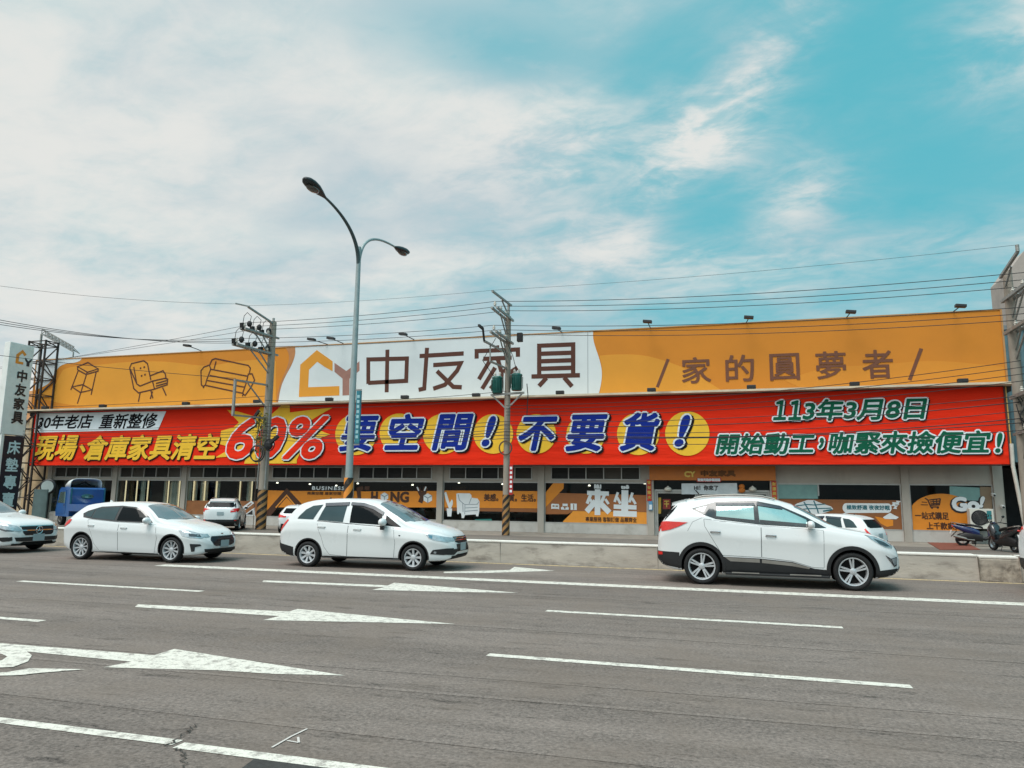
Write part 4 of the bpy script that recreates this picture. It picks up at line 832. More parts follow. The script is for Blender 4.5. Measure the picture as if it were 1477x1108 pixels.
        MB().lathe([(0, -.015), (rr-.045, -.015), (rr-.045, -.03)], c, ax, 30).build('brake_disc', m_well, t, local=True)
    def mirror(s, x, z, sd=None, sc=1., stalk=None):
        for sd in (-1, 1):
            p, n = s.hit('y', x, z-.06, sd)
            if p is None: continue
            c = p+Vector((.02, sd*.13*sc, .07)); m = MB(); vs = []
            m.ball(c, (.075*sc, .125*sc, .078*sc), 14); m.tube([p-Vector((0, sd*.02, -.01)), c-Vector((0, sd*.04, .045))], .03, 8)
            o = m.build('wing_mirror', s.paint, s.root, smooth=True, local=True)
            MB().add([c+Vector((-.077*sc, y, z)) for y, z in ((-.08, -.045), (.08, -.045), (.08, .045), (-.08, .045))], [(0, 1, 2, 3)]).build('mirror_glass', g_dark, o, local=True)
            if stalk: MB().box(c.x-.04, c.x+.04, c.y-.05, c.y+.05, c.z-.17, c.z-.06).build('indicator_pod', m_trim, o, local=True, bevel=.02)
    def plate(s, x_side, y, z, w_=.34, h=.17):
        p, n = s.hit('x', y, z, x_side)
        if p is None: return
        x = p.x+x_side*.012; MB().box(min(x, x+x_side*.012), max(x, x+x_side*.012), y-w_/2, y+w_/2, z-h/2, z+h/2).build('number_plate', m_plate, s.root, local=True, bevel=.004)
def sym(poly): return poly+[(-y, z) for y, z in poly[::-1]]

# ---- sport utility vehicle
SUV = dict(Wmax=.92, rim=.262, spokes=5, twin=True, wheels=[(-1.365, .80, .345), (1.365, .80, .345)],
  top=[(-2.24, .62), (-2.225, .92), (-2.18, 1.14), (-2.1, 1.25), (-2.0, 1.38), (-1.9, 1.52), (-1.82, 1.605), (-1.6, 1.65), (-1.44, 1.68), (-.79, 1.725), (-.23, 1.71), (.34, 1.585), (.8, 1.365), (1.24, 1.13), (1.5, 1.09), (1.75, 1.03), (1.95, .95), (2.1, .86), (2.18, .77), (2.22, .62)],
  belt=[(-2.24, .54), (-2.22, .86), (-2.15, 1.08), (-2.0, 1.22), (-1.7, 1.31), (-1.31, 1.31), (-1.08, 1.24), (-.23, 1.155), (.6, 1.11), (.97, 1.09), (1.3, 1.04), (1.7, .97), (1.95, .88), (2.1, .78), (2.18, .68), (2.22, .54)],
  rail=[(-2.24, .58), (-2.22, .9), (-2.15, 1.12), (-2.0, 1.33), (-1.85, 1.48), (-1.7, 1.53), (-1.5, 1.56), (-1.06, 1.635), (-.32, 1.65), (.14, 1.56), (.59, 1.365), (.99, 1.13), (1.3, 1.08), (1.7, 1.01), (1.95, .925), (2.1, .82), (2.18, .73), (2.22, .58)],
  W=[(-2.24, .62), (-2.2, .76), (-2.1, .845), (-1.9, .895), (-1.4, .92), (0, .905), (1.4, .92), (1.8, .89), (2.0, .815), (2.12, .72), (2.2, .58), (2.22, .48)],
  R=[(-2.24, .56), (-2.1, .72), (-1.9, .68), (-1.5, .66), (-.5, .63), (.14, .625), (.6, .67), (.99, .765), (1.3, .77), (1.8, .73), (2.0, .65), (2.12, .56), (2.22, .4)],
  bot=[(-2.24, .46), (-2.1, .33), (-1.8, .25), (-1, .205), (1, .205), (1.7, .22), (2.0, .27), (2.15, .34), (2.22, .42)])
def build_suv(loc, rz, label, group='white cars on the road'):
    c = Car('suv', SUV, loc, rz, label, 'car', group)
    c.both('window_surround', [(-1.53, 1.455), (-1.06, 1.60), (-.32, 1.625), (.14, 1.535), (.59, 1.335), (.95, 1.13), (.78, 1.125), (-.23, 1.17), (-1.08, 1.262), (-1.31, 1.342)], m_pil, .004)
    c.both('quarter_window', [(-1.45, 1.445), (-1.25, 1.505), (-1.31, 1.39)], g_film, .008)
    for sd in (-1, 1):
        for poly, low_refl in (([(-1.05, 1.545), (-.36, 1.56), (-.35, 1.205), (-1.07, 1.282)], [(-1.07, 1.315), (-.35, 1.255), (-.35, 1.207), (-1.068, 1.284)]), ([(-.275, 1.56), (.14, 1.495), (.60, 1.275), (.62, 1.150), (-.255, 1.19)], [(-.255, 1.262), (.61, 1.20), (.62, 1.152), (-.255, 1.192)])):
            wn = c.patch('side_window', poly, 'y', sd, g_film, .007); c.patch('dark_reflection', low_refl, 'y', sd, m_pil, .010, parent=wn)  # lower dark band of the window reflection, painted as a black strip
            c.patch('rain_visor', [(poly[0][0]-.02, poly[0][1]+.015), (poly[1][0]+.02, poly[1][1]+.015), (poly[1][0]+.04, poly[1][1]-.035), (poly[0][0]-.01, poly[0][1]-.03)], 'y', sd, M('visor_smoke', (24, 44, 58), .3), .022, parent=wn)
    c.door([(-1.30, 1.255), (-1.285, 1.12), (-.965, .575), (-.25, .555), (-.24, 1.15)], -1.09, 1.015, m_chr); c.door([(-.225, 1.148), (-.235, .555), (.31, .505), (.68, .40), (.86, .40), (.885, 1.085)], -.06, .965, m_chr)
    c.both('sill_cladding', [(-1.0, .56), (-.96, .545), (-.27, .53), (.31, .485), (.70, .375), (.93, .36), (.97, .24), (-.97, .24)], m_trim, .006)
    c.both('silver_garnish', [(-.93, .54), (-.28, .518), (-.28, .452), (-.82, .462)], m_sil, .010); c.both('silver_garnish', [(-.24, .515), (.30, .472), (.62, .395), (.60, .368), (.28, .412), (-.24, .45)], m_sil, .010)
    c.arches(.05, m_trim, .012)
    c.both('bumper_cladding', [(-2.215, .615), (-1.79, .60), (-1.80, .30), (-2.2, .36)], m_trim, .006); c.patch('bumper_cladding', sym([(-.74, .605), (-.74, .36), (-.5, .34)]), 'x', -1, m_trim, .008, maxdepth=.3)
    c.both('front_lip', [(1.79, .375), (2.14, .42), (2.20, .36), (2.0, .27), (1.78, .25)], m_trim, .006); c.patch('front_lip', sym([(-.6, .44), (-.6, .36), (-.4, .34)]), 'x', 1, m_trim, .008, maxdepth=.25)
    c.both('tail_light', [(-2.16, 1.14), (-2.12, 1.185), (-2.0, 1.20), (-1.62, 1.185), (-1.8, 1.10), (-1.95, 1.04), (-2.13, 1.0)], m_tail, .012); c.patch('tail_light', [(-.78, 1.10), (-.5, 1.08), (-.5, .98), (-.76, 1.0)], 'x', -1, m_tail, .012)
    c.both('reflector', [(-2.21, .60), (-2.12, .60), (-2.12, .545), (-2.20, .54)], m_tail, .012)
    c.both('headlight', [(1.60, 1.015), (1.78, .985), (1.95, .915), (2.08, .835), (2.06, .79), (1.95, .80), (1.82, .865)], m_head, .010); c.both('headlight', [(1.74, .955), (1.92, .89), (2.03, .82), (1.95, .815), (1.84, .86)], m_hdk, .014)
    c.both('fog_light', [(1.93, .66), (2.03, .60), (2.14, .63), (2.13, .47), (2.08, .45)], m_hdk, .010); c.both('fog_light', [(2.03, .59), (2.13, .62), (2.12, .50), (2.08, .47)], m_head, .016)
    c.patch('grille', sym([(-.46, .80), (-.40, .60), (-.2, .56)]), 'x', 1, m_grl, .010, maxdepth=.3); c.plate(1, 0, .5); c.plate(-1, 0, .92)
    c.patch('windscreen', sym([]) or [(.40, -.60), (.92, -.70), (1.02, -.66), (1.20, -.35), (1.23, 0), (1.20, .35), (1.02, .66), (.92, .70), (.40, .60), (.36, .3), (.35, 0), (.36, -.3)], 'z', 1, g_front, .005)
    c.patch('rear_window', sym([(-.60, 1.50), (-.68, 1.30), (-.6, 1.25)]), 'x', -1, g_dark, .006, maxdepth=.5)
    c.both('rear_side_glass', [(-1.82, 1.52), (-1.93, 1.43), (-2.13, 1.225), (-2.07, 1.215), (-1.90, 1.40)], g_dark, .006)
    for sd in (-1, 1): MB().tube([(-1.5, sd*.60, 1.665), (-1.3, sd*.585, 1.715), (-.7, sd*.575, 1.745), (-.2, sd*.575, 1.725), (.05, sd*.585, 1.665)], .018, 8).build('roof_rail', m_sil, c.root, smooth=True, local=True)
    mb = MB(); mb.prism([(-1.93, -.60, 1.575), (-1.66, -.62, 1.645), (-1.66, .62, 1.645), (-1.93, .60, 1.575)], (0, 0, 0), (0, 0, -.06)); mb.build('spoiler', m_carw, c.root, local=True, bevel=.012)
    for sd in (-1, 1): MB().bar((-.92, sd*.90, .235), (.95, sd*.90, .235), .14, .045).build('side_step', m_trim, c.root, local=True, bevel=.015); MB().bar((-.8, sd*.965, .258), (-.3, sd*.965, .258), .02, .02).bar((.25, sd*.965, .258), (.8, sd*.965, .258), .02, .02).build('step_strip', m_sil, c.root, local=True)
    c.mirror(.64, 1.18, sc=1.0); 
    c.seam([(-1.30, 1.30), (-1.52, 1.2), (-1.62, 1.02)], .006)
    return c
build_suv((.715, 16.22, 0), 0, 'large white sport utility vehicle with black lower cladding, right of the middle of the road')

# ---- minivan
MPV = dict(Wmax=.845, rim=.205, spokes=8, twin=False, wheels=[(-1.285, .74, .285), (1.315, .74, .285)],
  top=[(-2.14, .60), (-2.125, .84), (-2.05, 1.0), (-1.95, 1.14), (-1.82, 1.31), (-1.72, 1.42), (-1.55, 1.485), (-1.34, 1.53), (-.71, 1.57), (-.12, 1.565), (.30, 1.51), (.75, 1.33), (1.30, 1.055), (1.5, 1.01), (1.75, .95), (1.95, .885), (2.08, .81), (2.16, .72), (2.2, .6)],
  belt=[(-2.14, .5), (-2.12, .74), (-2.03, .90), (-1.85, 1.02), (-1.51, 1.055), (-.27, .985), (.5, .94), (1.1, .885), (1.5, .84), (1.85, .77), (2.05, .68), (2.15, .58), (2.2, .48)],
  rail=[(-2.14, .55), (-2.12, .79), (-2.04, .96), (-1.92, 1.11), (-1.78, 1.28), (-1.65, 1.385), (-1.5, 1.42), (-1.0, 1.47), (-.4, 1.49), (-.02, 1.475), (.26, 1.405), (.51, 1.285), (.8, 1.11), (1.12, .93), (1.5, .88), (1.85, .815), (2.05, .73), (2.15, .63), (2.2, .53)],
  W=[(-2.14, .56), (-2.1, .70), (-1.95, .79), (-1.3, .845), (1.3, .845), (1.65, .815), (1.9, .74), (2.05, .655), (2.15, .54), (2.2, .42)],
  R=[(-2.14, .5), (-2, .66), (-1.7, .6), (-1, .6), (0, .59), (.5, .62), (1.12, .71), (1.5, .70), (1.9, .60), (2.1, .48), (2.2, .34)],
  bot=[(-2.14, .44), (-2.0, .3), (-1.7, .21), (1.6, .2), (1.95, .22), (2.12, .28), (2.2, .36)])
def build_mpv(loc, rz, label):
    c = Car('minivan', MPV, loc, rz, label, 'minivan')
    c.both('quarter_window', [(-1.62, 1.085), (-1.60, 1.13), (-1.46, 1.295), (-1.30, 1.385), (-1.045, 1.415), (-1.205, 1.075)], g_mid, .006)
    for sd in (-1, 1):
        w1 = c.patch('side_window', [(-1.08, 1.065), (-.965, 1.41), (-.42, 1.43), (-.445, 1.028)], 'y', sd, g_mid, .006); w2 = c.patch('side_window', [(-.295, 1.43), (-.02, 1.43), (.23, 1.37), (.48, 1.215), (.53, .985), (-.275, 1.018)], 'y', sd, g_dark, .006)
        c.patch('side_window', [(.575, 1.20), (.99, .94), (.60, .975)], 'y', sd, g_dark, .006)
        vm = M('visor_smoke', (24, 44, 58), .3)
        c.patch('rain_visor', [(-.99, 1.445), (-.38, 1.478), (-.38, 1.40), (-.97, 1.375)], 'y', sd, vm, .022, parent=w1); c.patch('rain_visor', [(-.33, 1.478), (-.02, 1.462), (.26, 1.385), (.51, 1.255), (.505, 1.19), (.235, 1.325), (-.03, 1.395), (-.33, 1.41)], 'y', sd, vm, .022, parent=w2)
    c.door([(-1.09, 1.05), (-1.055, .9), (-.95, .68), (-.88, .47), (-.74, .30), (-.31, .27), (-.30, 1.0)], -.96, .915); c.door([(-.285, 1.0), (-.295, .27), (.84, .27), (.87, .6), (.82, .91)], -.06, .875)
    c.both('sill_panel', [(-.95, .265), (.98, .265), (.98, .215), (-.95, .215)], m_trim, .006)
    c.both('bumper_cladding', [(-2.13, .62), (-2.06, .52), (-1.68, .44), (-1.67, .24), (-2.0, .28), (-2.12, .42)], m_trim, .006); c.patch('bumper_cladding', sym([(-.7, .58), (-.7, .42), (-.4, .36)]), 'x', -1, m_trim, .008, maxdepth=.25)
    c.arches(.012, m_trim, .004)
    c.both('headlight', [(1.55, .845), (1.72, .80), (2.05, .73), (2.13, .66), (2.05, .63), (1.78, .675), (1.66, .715)], m_head, .010); c.both('headlight', [(1.64, .80), (1.74, .775), (1.74, .70), (1.67, .73)], M('lens_blue', (60, 120, 140), .08, coat=1.), .014)
    c.patch('headlight', [(-.60, .74), (-.44, .725), (-.42, .65), (-.58, .665)], 'x', 1, m_head, .010, maxdepth=.3); c.patch('headlight', [(.60, .74), (.44, .725), (.42, .65), (.58, .665)], 'x', 1, m_head, .010, maxdepth=.3)
    g = c.patch('grille', sym([(-.43, .745), (-.40, .63), (-.3, .6)]), 'x', 1, m_grl, .008, maxdepth=.25)
    c.patch('chrome_bar', sym([(-.42, .72), (-.42, .70)]), 'x', 1, m_chr, .016, parent=g, maxdepth=.25); c.patch('chrome_bar', sym([(-.41, .675), (-.41, .655)]), 'x', 1, m_chr, .016, parent=g, maxdepth=.25)
    c.patch('lower_grille', sym([(-.62, .48), (-.66, .36), (-.5, .35), (-.40, .42), (-.38, .58), (-.2, .59)]), 'x', 1, m_trim, .009, maxdepth=.4); c.both('fog_recess', [(1.70, .375), (1.76, .465), (2.04, .50), (2.16, .50), (2.14, .37), (1.98, .355)], m_trim, .009); c.both('fog_light', [(1.77, .40), (1.80, .44), (1.84, .42), (1.82, .38)], m_head, .014)
    c.patch('front_lip', sym([(-.55, .335), (-.52, .27), (-.3, .26)]), 'x', 1, m_trim, .012, maxdepth=.3)
    c.plate(1, -.02, .52, .36, .17); c.plate(-1, 0, .8)
    c.patch('windscreen', [(.36, -.54), (.62, -.60), (1.05, -.665), (1.2, -.5), (1.28, 0), (1.2, .5), (1.05, .665), (.62, .60), (.36, .54), (.30, 0)], 'z', 1, g_front, .005)
    c.patch('rear_window', sym([(-.52, 1.38), (-.60, 1.12), (-.5, 1.08)]), 'x', -1, g_dark, .006, maxdepth=.5); c.both('tail_light', [(-2.10, .82), (-2.02, .93), (-1.9, 1.07), (-1.86, 1.04), (-1.98, .88), (-2.08, .78)], m_tail, .010)
    c.both('belt_trim', [(-1.10, 1.052), (-.3, 1.0), (.56, .955), (.56, .94), (-.3, .985), (-1.10, 1.036)], m_pil, .005)
    c.mirror(.58, 1.04, sc=1.15, stalk=True); MB().lathe([(.02, 0), (.015, .03), (.006, .06)], (-1.2, 0, 1.535), n=10).build('roof_aerial', m_trim, c.root, local=True)
    p, n = c.hit('y', .98, .76, -1); MB().ball(p, (.025, .012, .016), 8).build('side_repeater', m_trim, c.root, local=True, smooth=True)
    return c
build_mpv((-8.22, 16.28, 0), .035, 'white minivan with dark side windows, in the middle below the street lamp')

# ---- hatchback
HAT = dict(Wmax=.905, rim=.235, spokes=10, twin=False, wheels=[(-1.41, .78, .31), (1.35, .78, .31)],
  top=[(-2.16, .6), (-2.14, .86), (-2.05, 1.01), (-1.9, 1.15), (-1.72, 1.32), (-1.62, 1.385), (-1.4, 1.42), (-1.0, 1.455), (-.4, 1.465), (.05, 1.44), (.30, 1.395), (.65, 1.24), (1.08, 1.015), (1.3, .98), (1.6, .925), (1.9, .84), (2.08, .77), (2.2, .67), (2.26, .56)],
  belt=[(-2.16, .5), (-2.13, .76), (-2.0, .93), (-1.8, 1.0), (-1.44, 1.02), (-1.1, .985), (-.43, .94), (.68, .905), (1.1, .86), (1.5, .81), (1.85, .73), (2.08, .64), (2.2, .54), (2.26, .45)],
  rail=[(-2.16, .55), (-2.13, .81), (-2.0, .99), (-1.85, 1.13), (-1.7, 1.24), (-1.5, 1.30), (-1.06, 1.365), (-.42, 1.395), (.0, 1.365), (.2, 1.305), (.5, 1.13), (.78, .955), (1.1, .905), (1.5, .86), (1.85, .78), (2.08, .69), (2.2, .59), (2.26, .5)],
  W=[(-2.16, .6), (-2.12, .74), (-2.0, .83), (-1.4, .905), (0, .895), (1.35, .905), (1.7, .875), (1.95, .795), (2.1, .70), (2.2, .58), (2.26, .44)],
  R=[(-2.16, .54), (-2.0, .70), (-1.7, .63), (-1, .62), (0, .60), (.3, .61), (.78, .745), (1.1, .76), (1.6, .73), (1.95, .63), (2.1, .54), (2.26, .34)],
  bot=[(-2.16, .44), (-2.0, .30), (-1.7, .2), (1.7, .17), (2.0, .19), (2.18, .25), (2.26, .34)])
def build_hatch(loc, rz, label, group='white cars on the road', rack=True):
    c = Car('hatchback', HAT, loc, rz, label, 'car', group)
    c.both('window_surround', [(-1.52, 1.15), (-1.42, 1.215), (-1.06, 1.325), (-.42, 1.36), (.0, 1.33), (.2, 1.265), (.5, 1.085), (.69, .955), (.3, .945), (-.43, .965), (-1.14, 1.012), (-1.44, 1.055)], m_pil, .004)
    for sd in (-1, 1):
        for q in ([(-1.42, 1.165), (-1.20, 1.255), (-1.20, 1.06), (-1.40, 1.09)], [(-1.165, 1.27), (-.46, 1.325), (-.47, 1.0), (-1.17, 1.045)], [(-.385, 1.325), (-.02, 1.295), (.17, 1.24), (.45, 1.07), (.47, .975), (-.39, .99)]): c.patch('side_window', q, 'y', sd, g_mid if q[0][0] < -.5 else g_dark, .008)
    c.door([(-1.26, 1.0), (-1.12, .72), (-1.0, .42), (-.80, .235), (-.26, .225), (-.29, .945)], -1.12, .86); c.door([(-.275, .945), (-.245, .225), (.86, .225), (.92, .6), (.84, .90)], -.10, .815)
    c.both('sill_panel', [(-.98, .215), (.98, .215), (.98, .185), (-.98, .185)], m_trim, .006)
    c.arches(.010, m_trim, .004)
    c.both('headlight', [(1.53, .79), (1.78, .775), (2.05, .70), (2.16, .64), (2.10, .60), (1.86, .615), (1.66, .655)], m_head, .010); c.both('headlight', [(1.80, .72), (2.02, .685), (2.08, .63), (1.84, .645)], m_hdk, .014)
    for sd in (-1, 1): c.patch('headlight', [(sd*.64, .70), (sd*.50, .70), (sd*.47, .63), (sd*.62, .61)], 'x', 1, m_head, .012, maxdepth=.25)
    g = c.patch('grille', sym([(-.42, .64), (-.48, .55), (-.40, .43), (-.3, .40)]), 'x', 1, M('grille_blue_black', (22, 34, 48), .3, var=.2), .010, maxdepth=.25)
    for z in (.61, .56, .51, .46): c.patch('grille_bar', sym([(-.42, z+.006), (-.42, z-.006)]), 'x', 1, m_trim, .018, parent=g, maxdepth=.25)
    c.both('fog_recess', [(1.86, .47), (2.08, .46), (2.10, .42), (1.98, .39), (1.97, .29), (1.90, .28), (1.88, .38)], m_trim, .010)
    c.patch('front_lip', sym([(-.62, .34), (-.60, .27), (-.35, .26)]), 'x', 1, m_trim, .012, maxdepth=.4); c.plate(1, .02, .45, .33, .17); c.plate(-1, 0, .72)
    p, n = c.hit('x', 0, .69, 1); MB().ball(p, (.012, .06, .025), 10).build('badge', m_chr, c.root, local=True, smooth=True)
    c.patch('windscreen', [(.27, -.52), (.5, -.59), (.76, -.69), (.95, -.6), (1.06, 0), (.95, .6), (.76, .69), (.5, .59), (.27, .52), (.24, 0)], 'z', 1, g_front, .005)
    c.patch('rear_window', sym([(-.5, 1.29), (-.6, 1.05), (-.5, 1.02)]), 'x', -1, g_dark, .006, maxdepth=.5)
    c.both('tail_light', [(-2.12, .82), (-2.08, .93), (-1.88, 1.0), (-1.80, .99), (-1.86, .90), (-2.04, .80)], m_tail, .010); c.patch('tail_light', [(-.72, .92), (-.42, .90), (-.42, .82), (-.70, .82)], 'x', -1, m_tail, .010); c.patch('tail_light', [(.72, .92), (.42, .90), (.42, .82), (.70, .82)], 'x', -1, m_tail, .010)
    c.patch('rear_lip', sym([(-.66, .50), (-.66, .40), (-.4, .36)]), 'x', -1, m_trim, .010, maxdepth=.3)
    c.mirror(.62, 1.0, sc=1.05)
    mb = MB(); mb.prism([(-1.42, 0, 1.41), (-1.30, 0, 1.43), (-1.40, 0, 1.49)], (0, -.015, 0), (0, .015, 0)); mb.build('shark_fin_aerial', c.paint, c.root, local=True)
    return c
h_ = build_hatch((-14.20, 15.74, 0), .045, 'white hatchback with ten spoke wheels, behind the minivan in the near queue'); h_.root.scale = (.935, .965, .97)

# ---- saloon at the left edge
SED = dict(Wmax=.925, rim=.24, spokes=5, twin=True, wheels=[(-1.44, .80, .33), (1.44, .80, .33)],
  top=[(-2.44, .6), (-2.4, .9), (-2.25, 1.02), (-1.9, 1.08), (-1.6, 1.16), (-1.1, 1.38), (-.6, 1.465), (-.1, 1.47), (.2, 1.43), (.6, 1.26), (1.05, 1.03), (1.4, .985), (1.8, .93), (2.1, .87), (2.3, .80), (2.4, .70), (2.44, .55)],
  belt=[(-2.44, .5), (-2.4, .8), (-2.25, .95), (-1.9, 1.0), (-1.5, .99), (0, .96), (.8, .93), (1.1, .90), (1.6, .84), (2.1, .76), (2.3, .68), (2.4, .58), (2.44, .46)],
  rail=[(-2.44, .55), (-2.4, .85), (-2.25, .98), (-1.9, 1.03), (-1.55, 1.08), (-1.1, 1.30), (-.6, 1.395), (-.1, 1.40), (.15, 1.35), (.5, 1.17), (.82, .97), (1.1, .94), (1.6, .88), (2.1, .80), (2.3, .73), (2.4, .63), (2.44, .5)],
  W=[(-2.44, .6), (-2.36, .8), (-2.1, .89), (-1.4, .925), (1.4, .925), (1.8, .90), (2.1, .84), (2.28, .76), (2.38, .66), (2.44, .54)],
  R=[(-2.44, .55), (-2.2, .74), (-1.6, .72), (-1.1, .64), (-.2, .61), (.2, .62), (.82, .76), (1.1, .78), (1.7, .76), (2.1, .70), (2.3, .60), (2.44, .44)],
  bot=[(-2.44, .42), (-2.2, .28), (-1.8, .2), (1.8, .17), (2.2, .19), (2.38, .23), (2.44, .3)])
def build_sedan(loc, rz, label):
    c = Car('saloon_car', SED, loc, rz, label, 'car')
    c.both('window_surround', [(-1.45, 1.07), (-1.05, 1.27), (-.6, 1.36), (-.1, 1.365), (.15, 1.31), (.5, 1.12), (.75, .975), (-1.4, 1.02)], m_pil, .004)
    for sd in (-1, 1):
        for q in ([(-1.32, 1.09), (-1.03, 1.24), (-.45, 1.335), (-.45, 1.0), (-1.3, 1.03)], [(-.36, 1.335), (-.08, 1.335), (.12, 1.285), (.45, 1.11), (.55, .99), (-.36, 1.0)]): c.patch('side_window', q, 'y', sd, g_dark, .008)
    c.door([(-1.25, 1.0), (-1.1, .62), (-.95, .24), (-.42, .23), (-.42, .96)], -1.05, .86, m_chr); c.door([(-.40, .96), (-.40, .23), (.85, .23), (.92, .6), (.84, .92)], -.22, .84, m_chr)
    hl = [(1.66, .82), (1.95, .80), (2.2, .745), (2.36, .65), (2.34, .58), (2.2, .58), (1.95, .66), (1.75, .74)]
    c.both('headlight', hl, m_hdk, .008); c.both('headlight', [(1.82, .775), (2.15, .735), (2.3, .65), (2.2, .62), (1.95, .69)], m_head, .013)
    for sd in (-1, 1): c.patch('headlight', [(sd*.83, .78), (sd*.58, .72), (sd*.50, .60), (sd*.60, .57), (sd*.80, .63)], 'x', 1, m_head, .012, maxdepth=.5)
    g = c.patch('grille', sym([(-.50, .70), (-.46, .52), (-.40, .47)]), 'x', 1, m_grl, .012, maxdepth=.3)
    c.patch('grille_surround', sym([(-.53, .72), (-.53, .70)]), 'x', 1, m_chr, .018, parent=g, maxdepth=.3); c.patch('grille_bar', sym([(-.48, .61), (-.48, .585)]), 'x', 1, m_chr, .018, parent=g, maxdepth=.3)
    p, n = c.hit('x', 0, .60, 1); p = p+Vector((.03, 0, 0))
    em = MB(); em.lathe([(.088, 0), (.10, .008), (.112, 0), (.10, -.008)], p, (1, 0, 0), 28, closed=True)
    for a in (90, 210, 330):
        d = Vector((0, math.cos(math.radians(a)), math.sin(math.radians(a)))); em.add([p+d*.095, p+d.cross(Vector((1, 0, 0)))*.016, p-d.cross(Vector((1, 0, 0)))*.016, p+Vector((.01, 0, 0))], [(0, 1, 3), (0, 3, 2)])
    em.build('round_emblem', m_chr, g, local=True)
    c.patch('lower_grille', sym([(-.66, .42), (-.62, .32), (-.4, .31)]), 'x', 1, m_trim, .010, maxdepth=.4)
    for sd in (-1, 1): c.patch('air_intake', [(sd*.84, .39), (sd*.70, .44), (sd*.69, .34), (sd*.80, .31)], 'x', 1, m_trim, .012, maxdepth=.6)
    c.both('air_intake', [(2.02, .42), (2.25, .43), (2.34, .37), (2.28, .32), (2.05, .34)], m_trim, .010)
    c.patch('front_lip', sym([(-.70, .26), (-.66, .21), (-.4, .20)]), 'x', 1, m_trim, .012, maxdepth=.5); c.plate(1, .0, .40, .36, .19)
    c.patch('windscreen', [(.25, -.54), (.5, -.61), (.80, -.71), (.95, -.6), (1.04, 0), (.95, .6), (.80, .71), (.5, .61), (.25, .54), (.22, 0)], 'z', 1, g_front, .005)
    c.patch('rear_window', [(-1.0, -.56), (-1.5, -.64), (-1.58, 0), (-1.5, .64), (-1.0, .56), (-.95, 0)], 'z', 1, g_dark, .005); c.both('tail_light', [(-2.40, .86), (-2.2, .92), (-1.95, .92), (-2.0, .82), (-2.36, .74)], m_tail, .010)
    c.arches(.010, m_trim, .004); c.mirror(.66, 1.02); return c
build_sedan((-18.40-2.42, 16.15, 0), .02, 'white saloon with a round star emblem on its black grille, cut by the left edge')

# ---- cars behind
build_suv((at(1473.5, 790, Y=16.9).x+2.2, 16.3, 0), .02, 'white car of which only the rear corner shows at the right edge', 'white cars on the road')
pk = 'white cars parked in front of the shop'
p_ = build_suv((at(318, 740, Y=29.6).x, 30.0, 0), math.radians(120), 'white car seen from behind, parked below the curtained windows', pk)
p2_ = build_hatch((at(430, 740, Y=29.6).x, 29.9, 0), math.radians(112), 'white hatchback with red tail lamp seen from behind, parked right of the thick pole', pk)
p3_ = build_mpv((at(1191, 750, Y=25).x, 25.5, 0), math.radians(148), 'white estate car seen from its rear corner, parked behind the sport utility vehicle')
for q_, k_ in ((p_, .84), (p2_, .82), (p3_, .80)): q_.root.scale = (k_, k_, k_)   # the small cars of the side lane

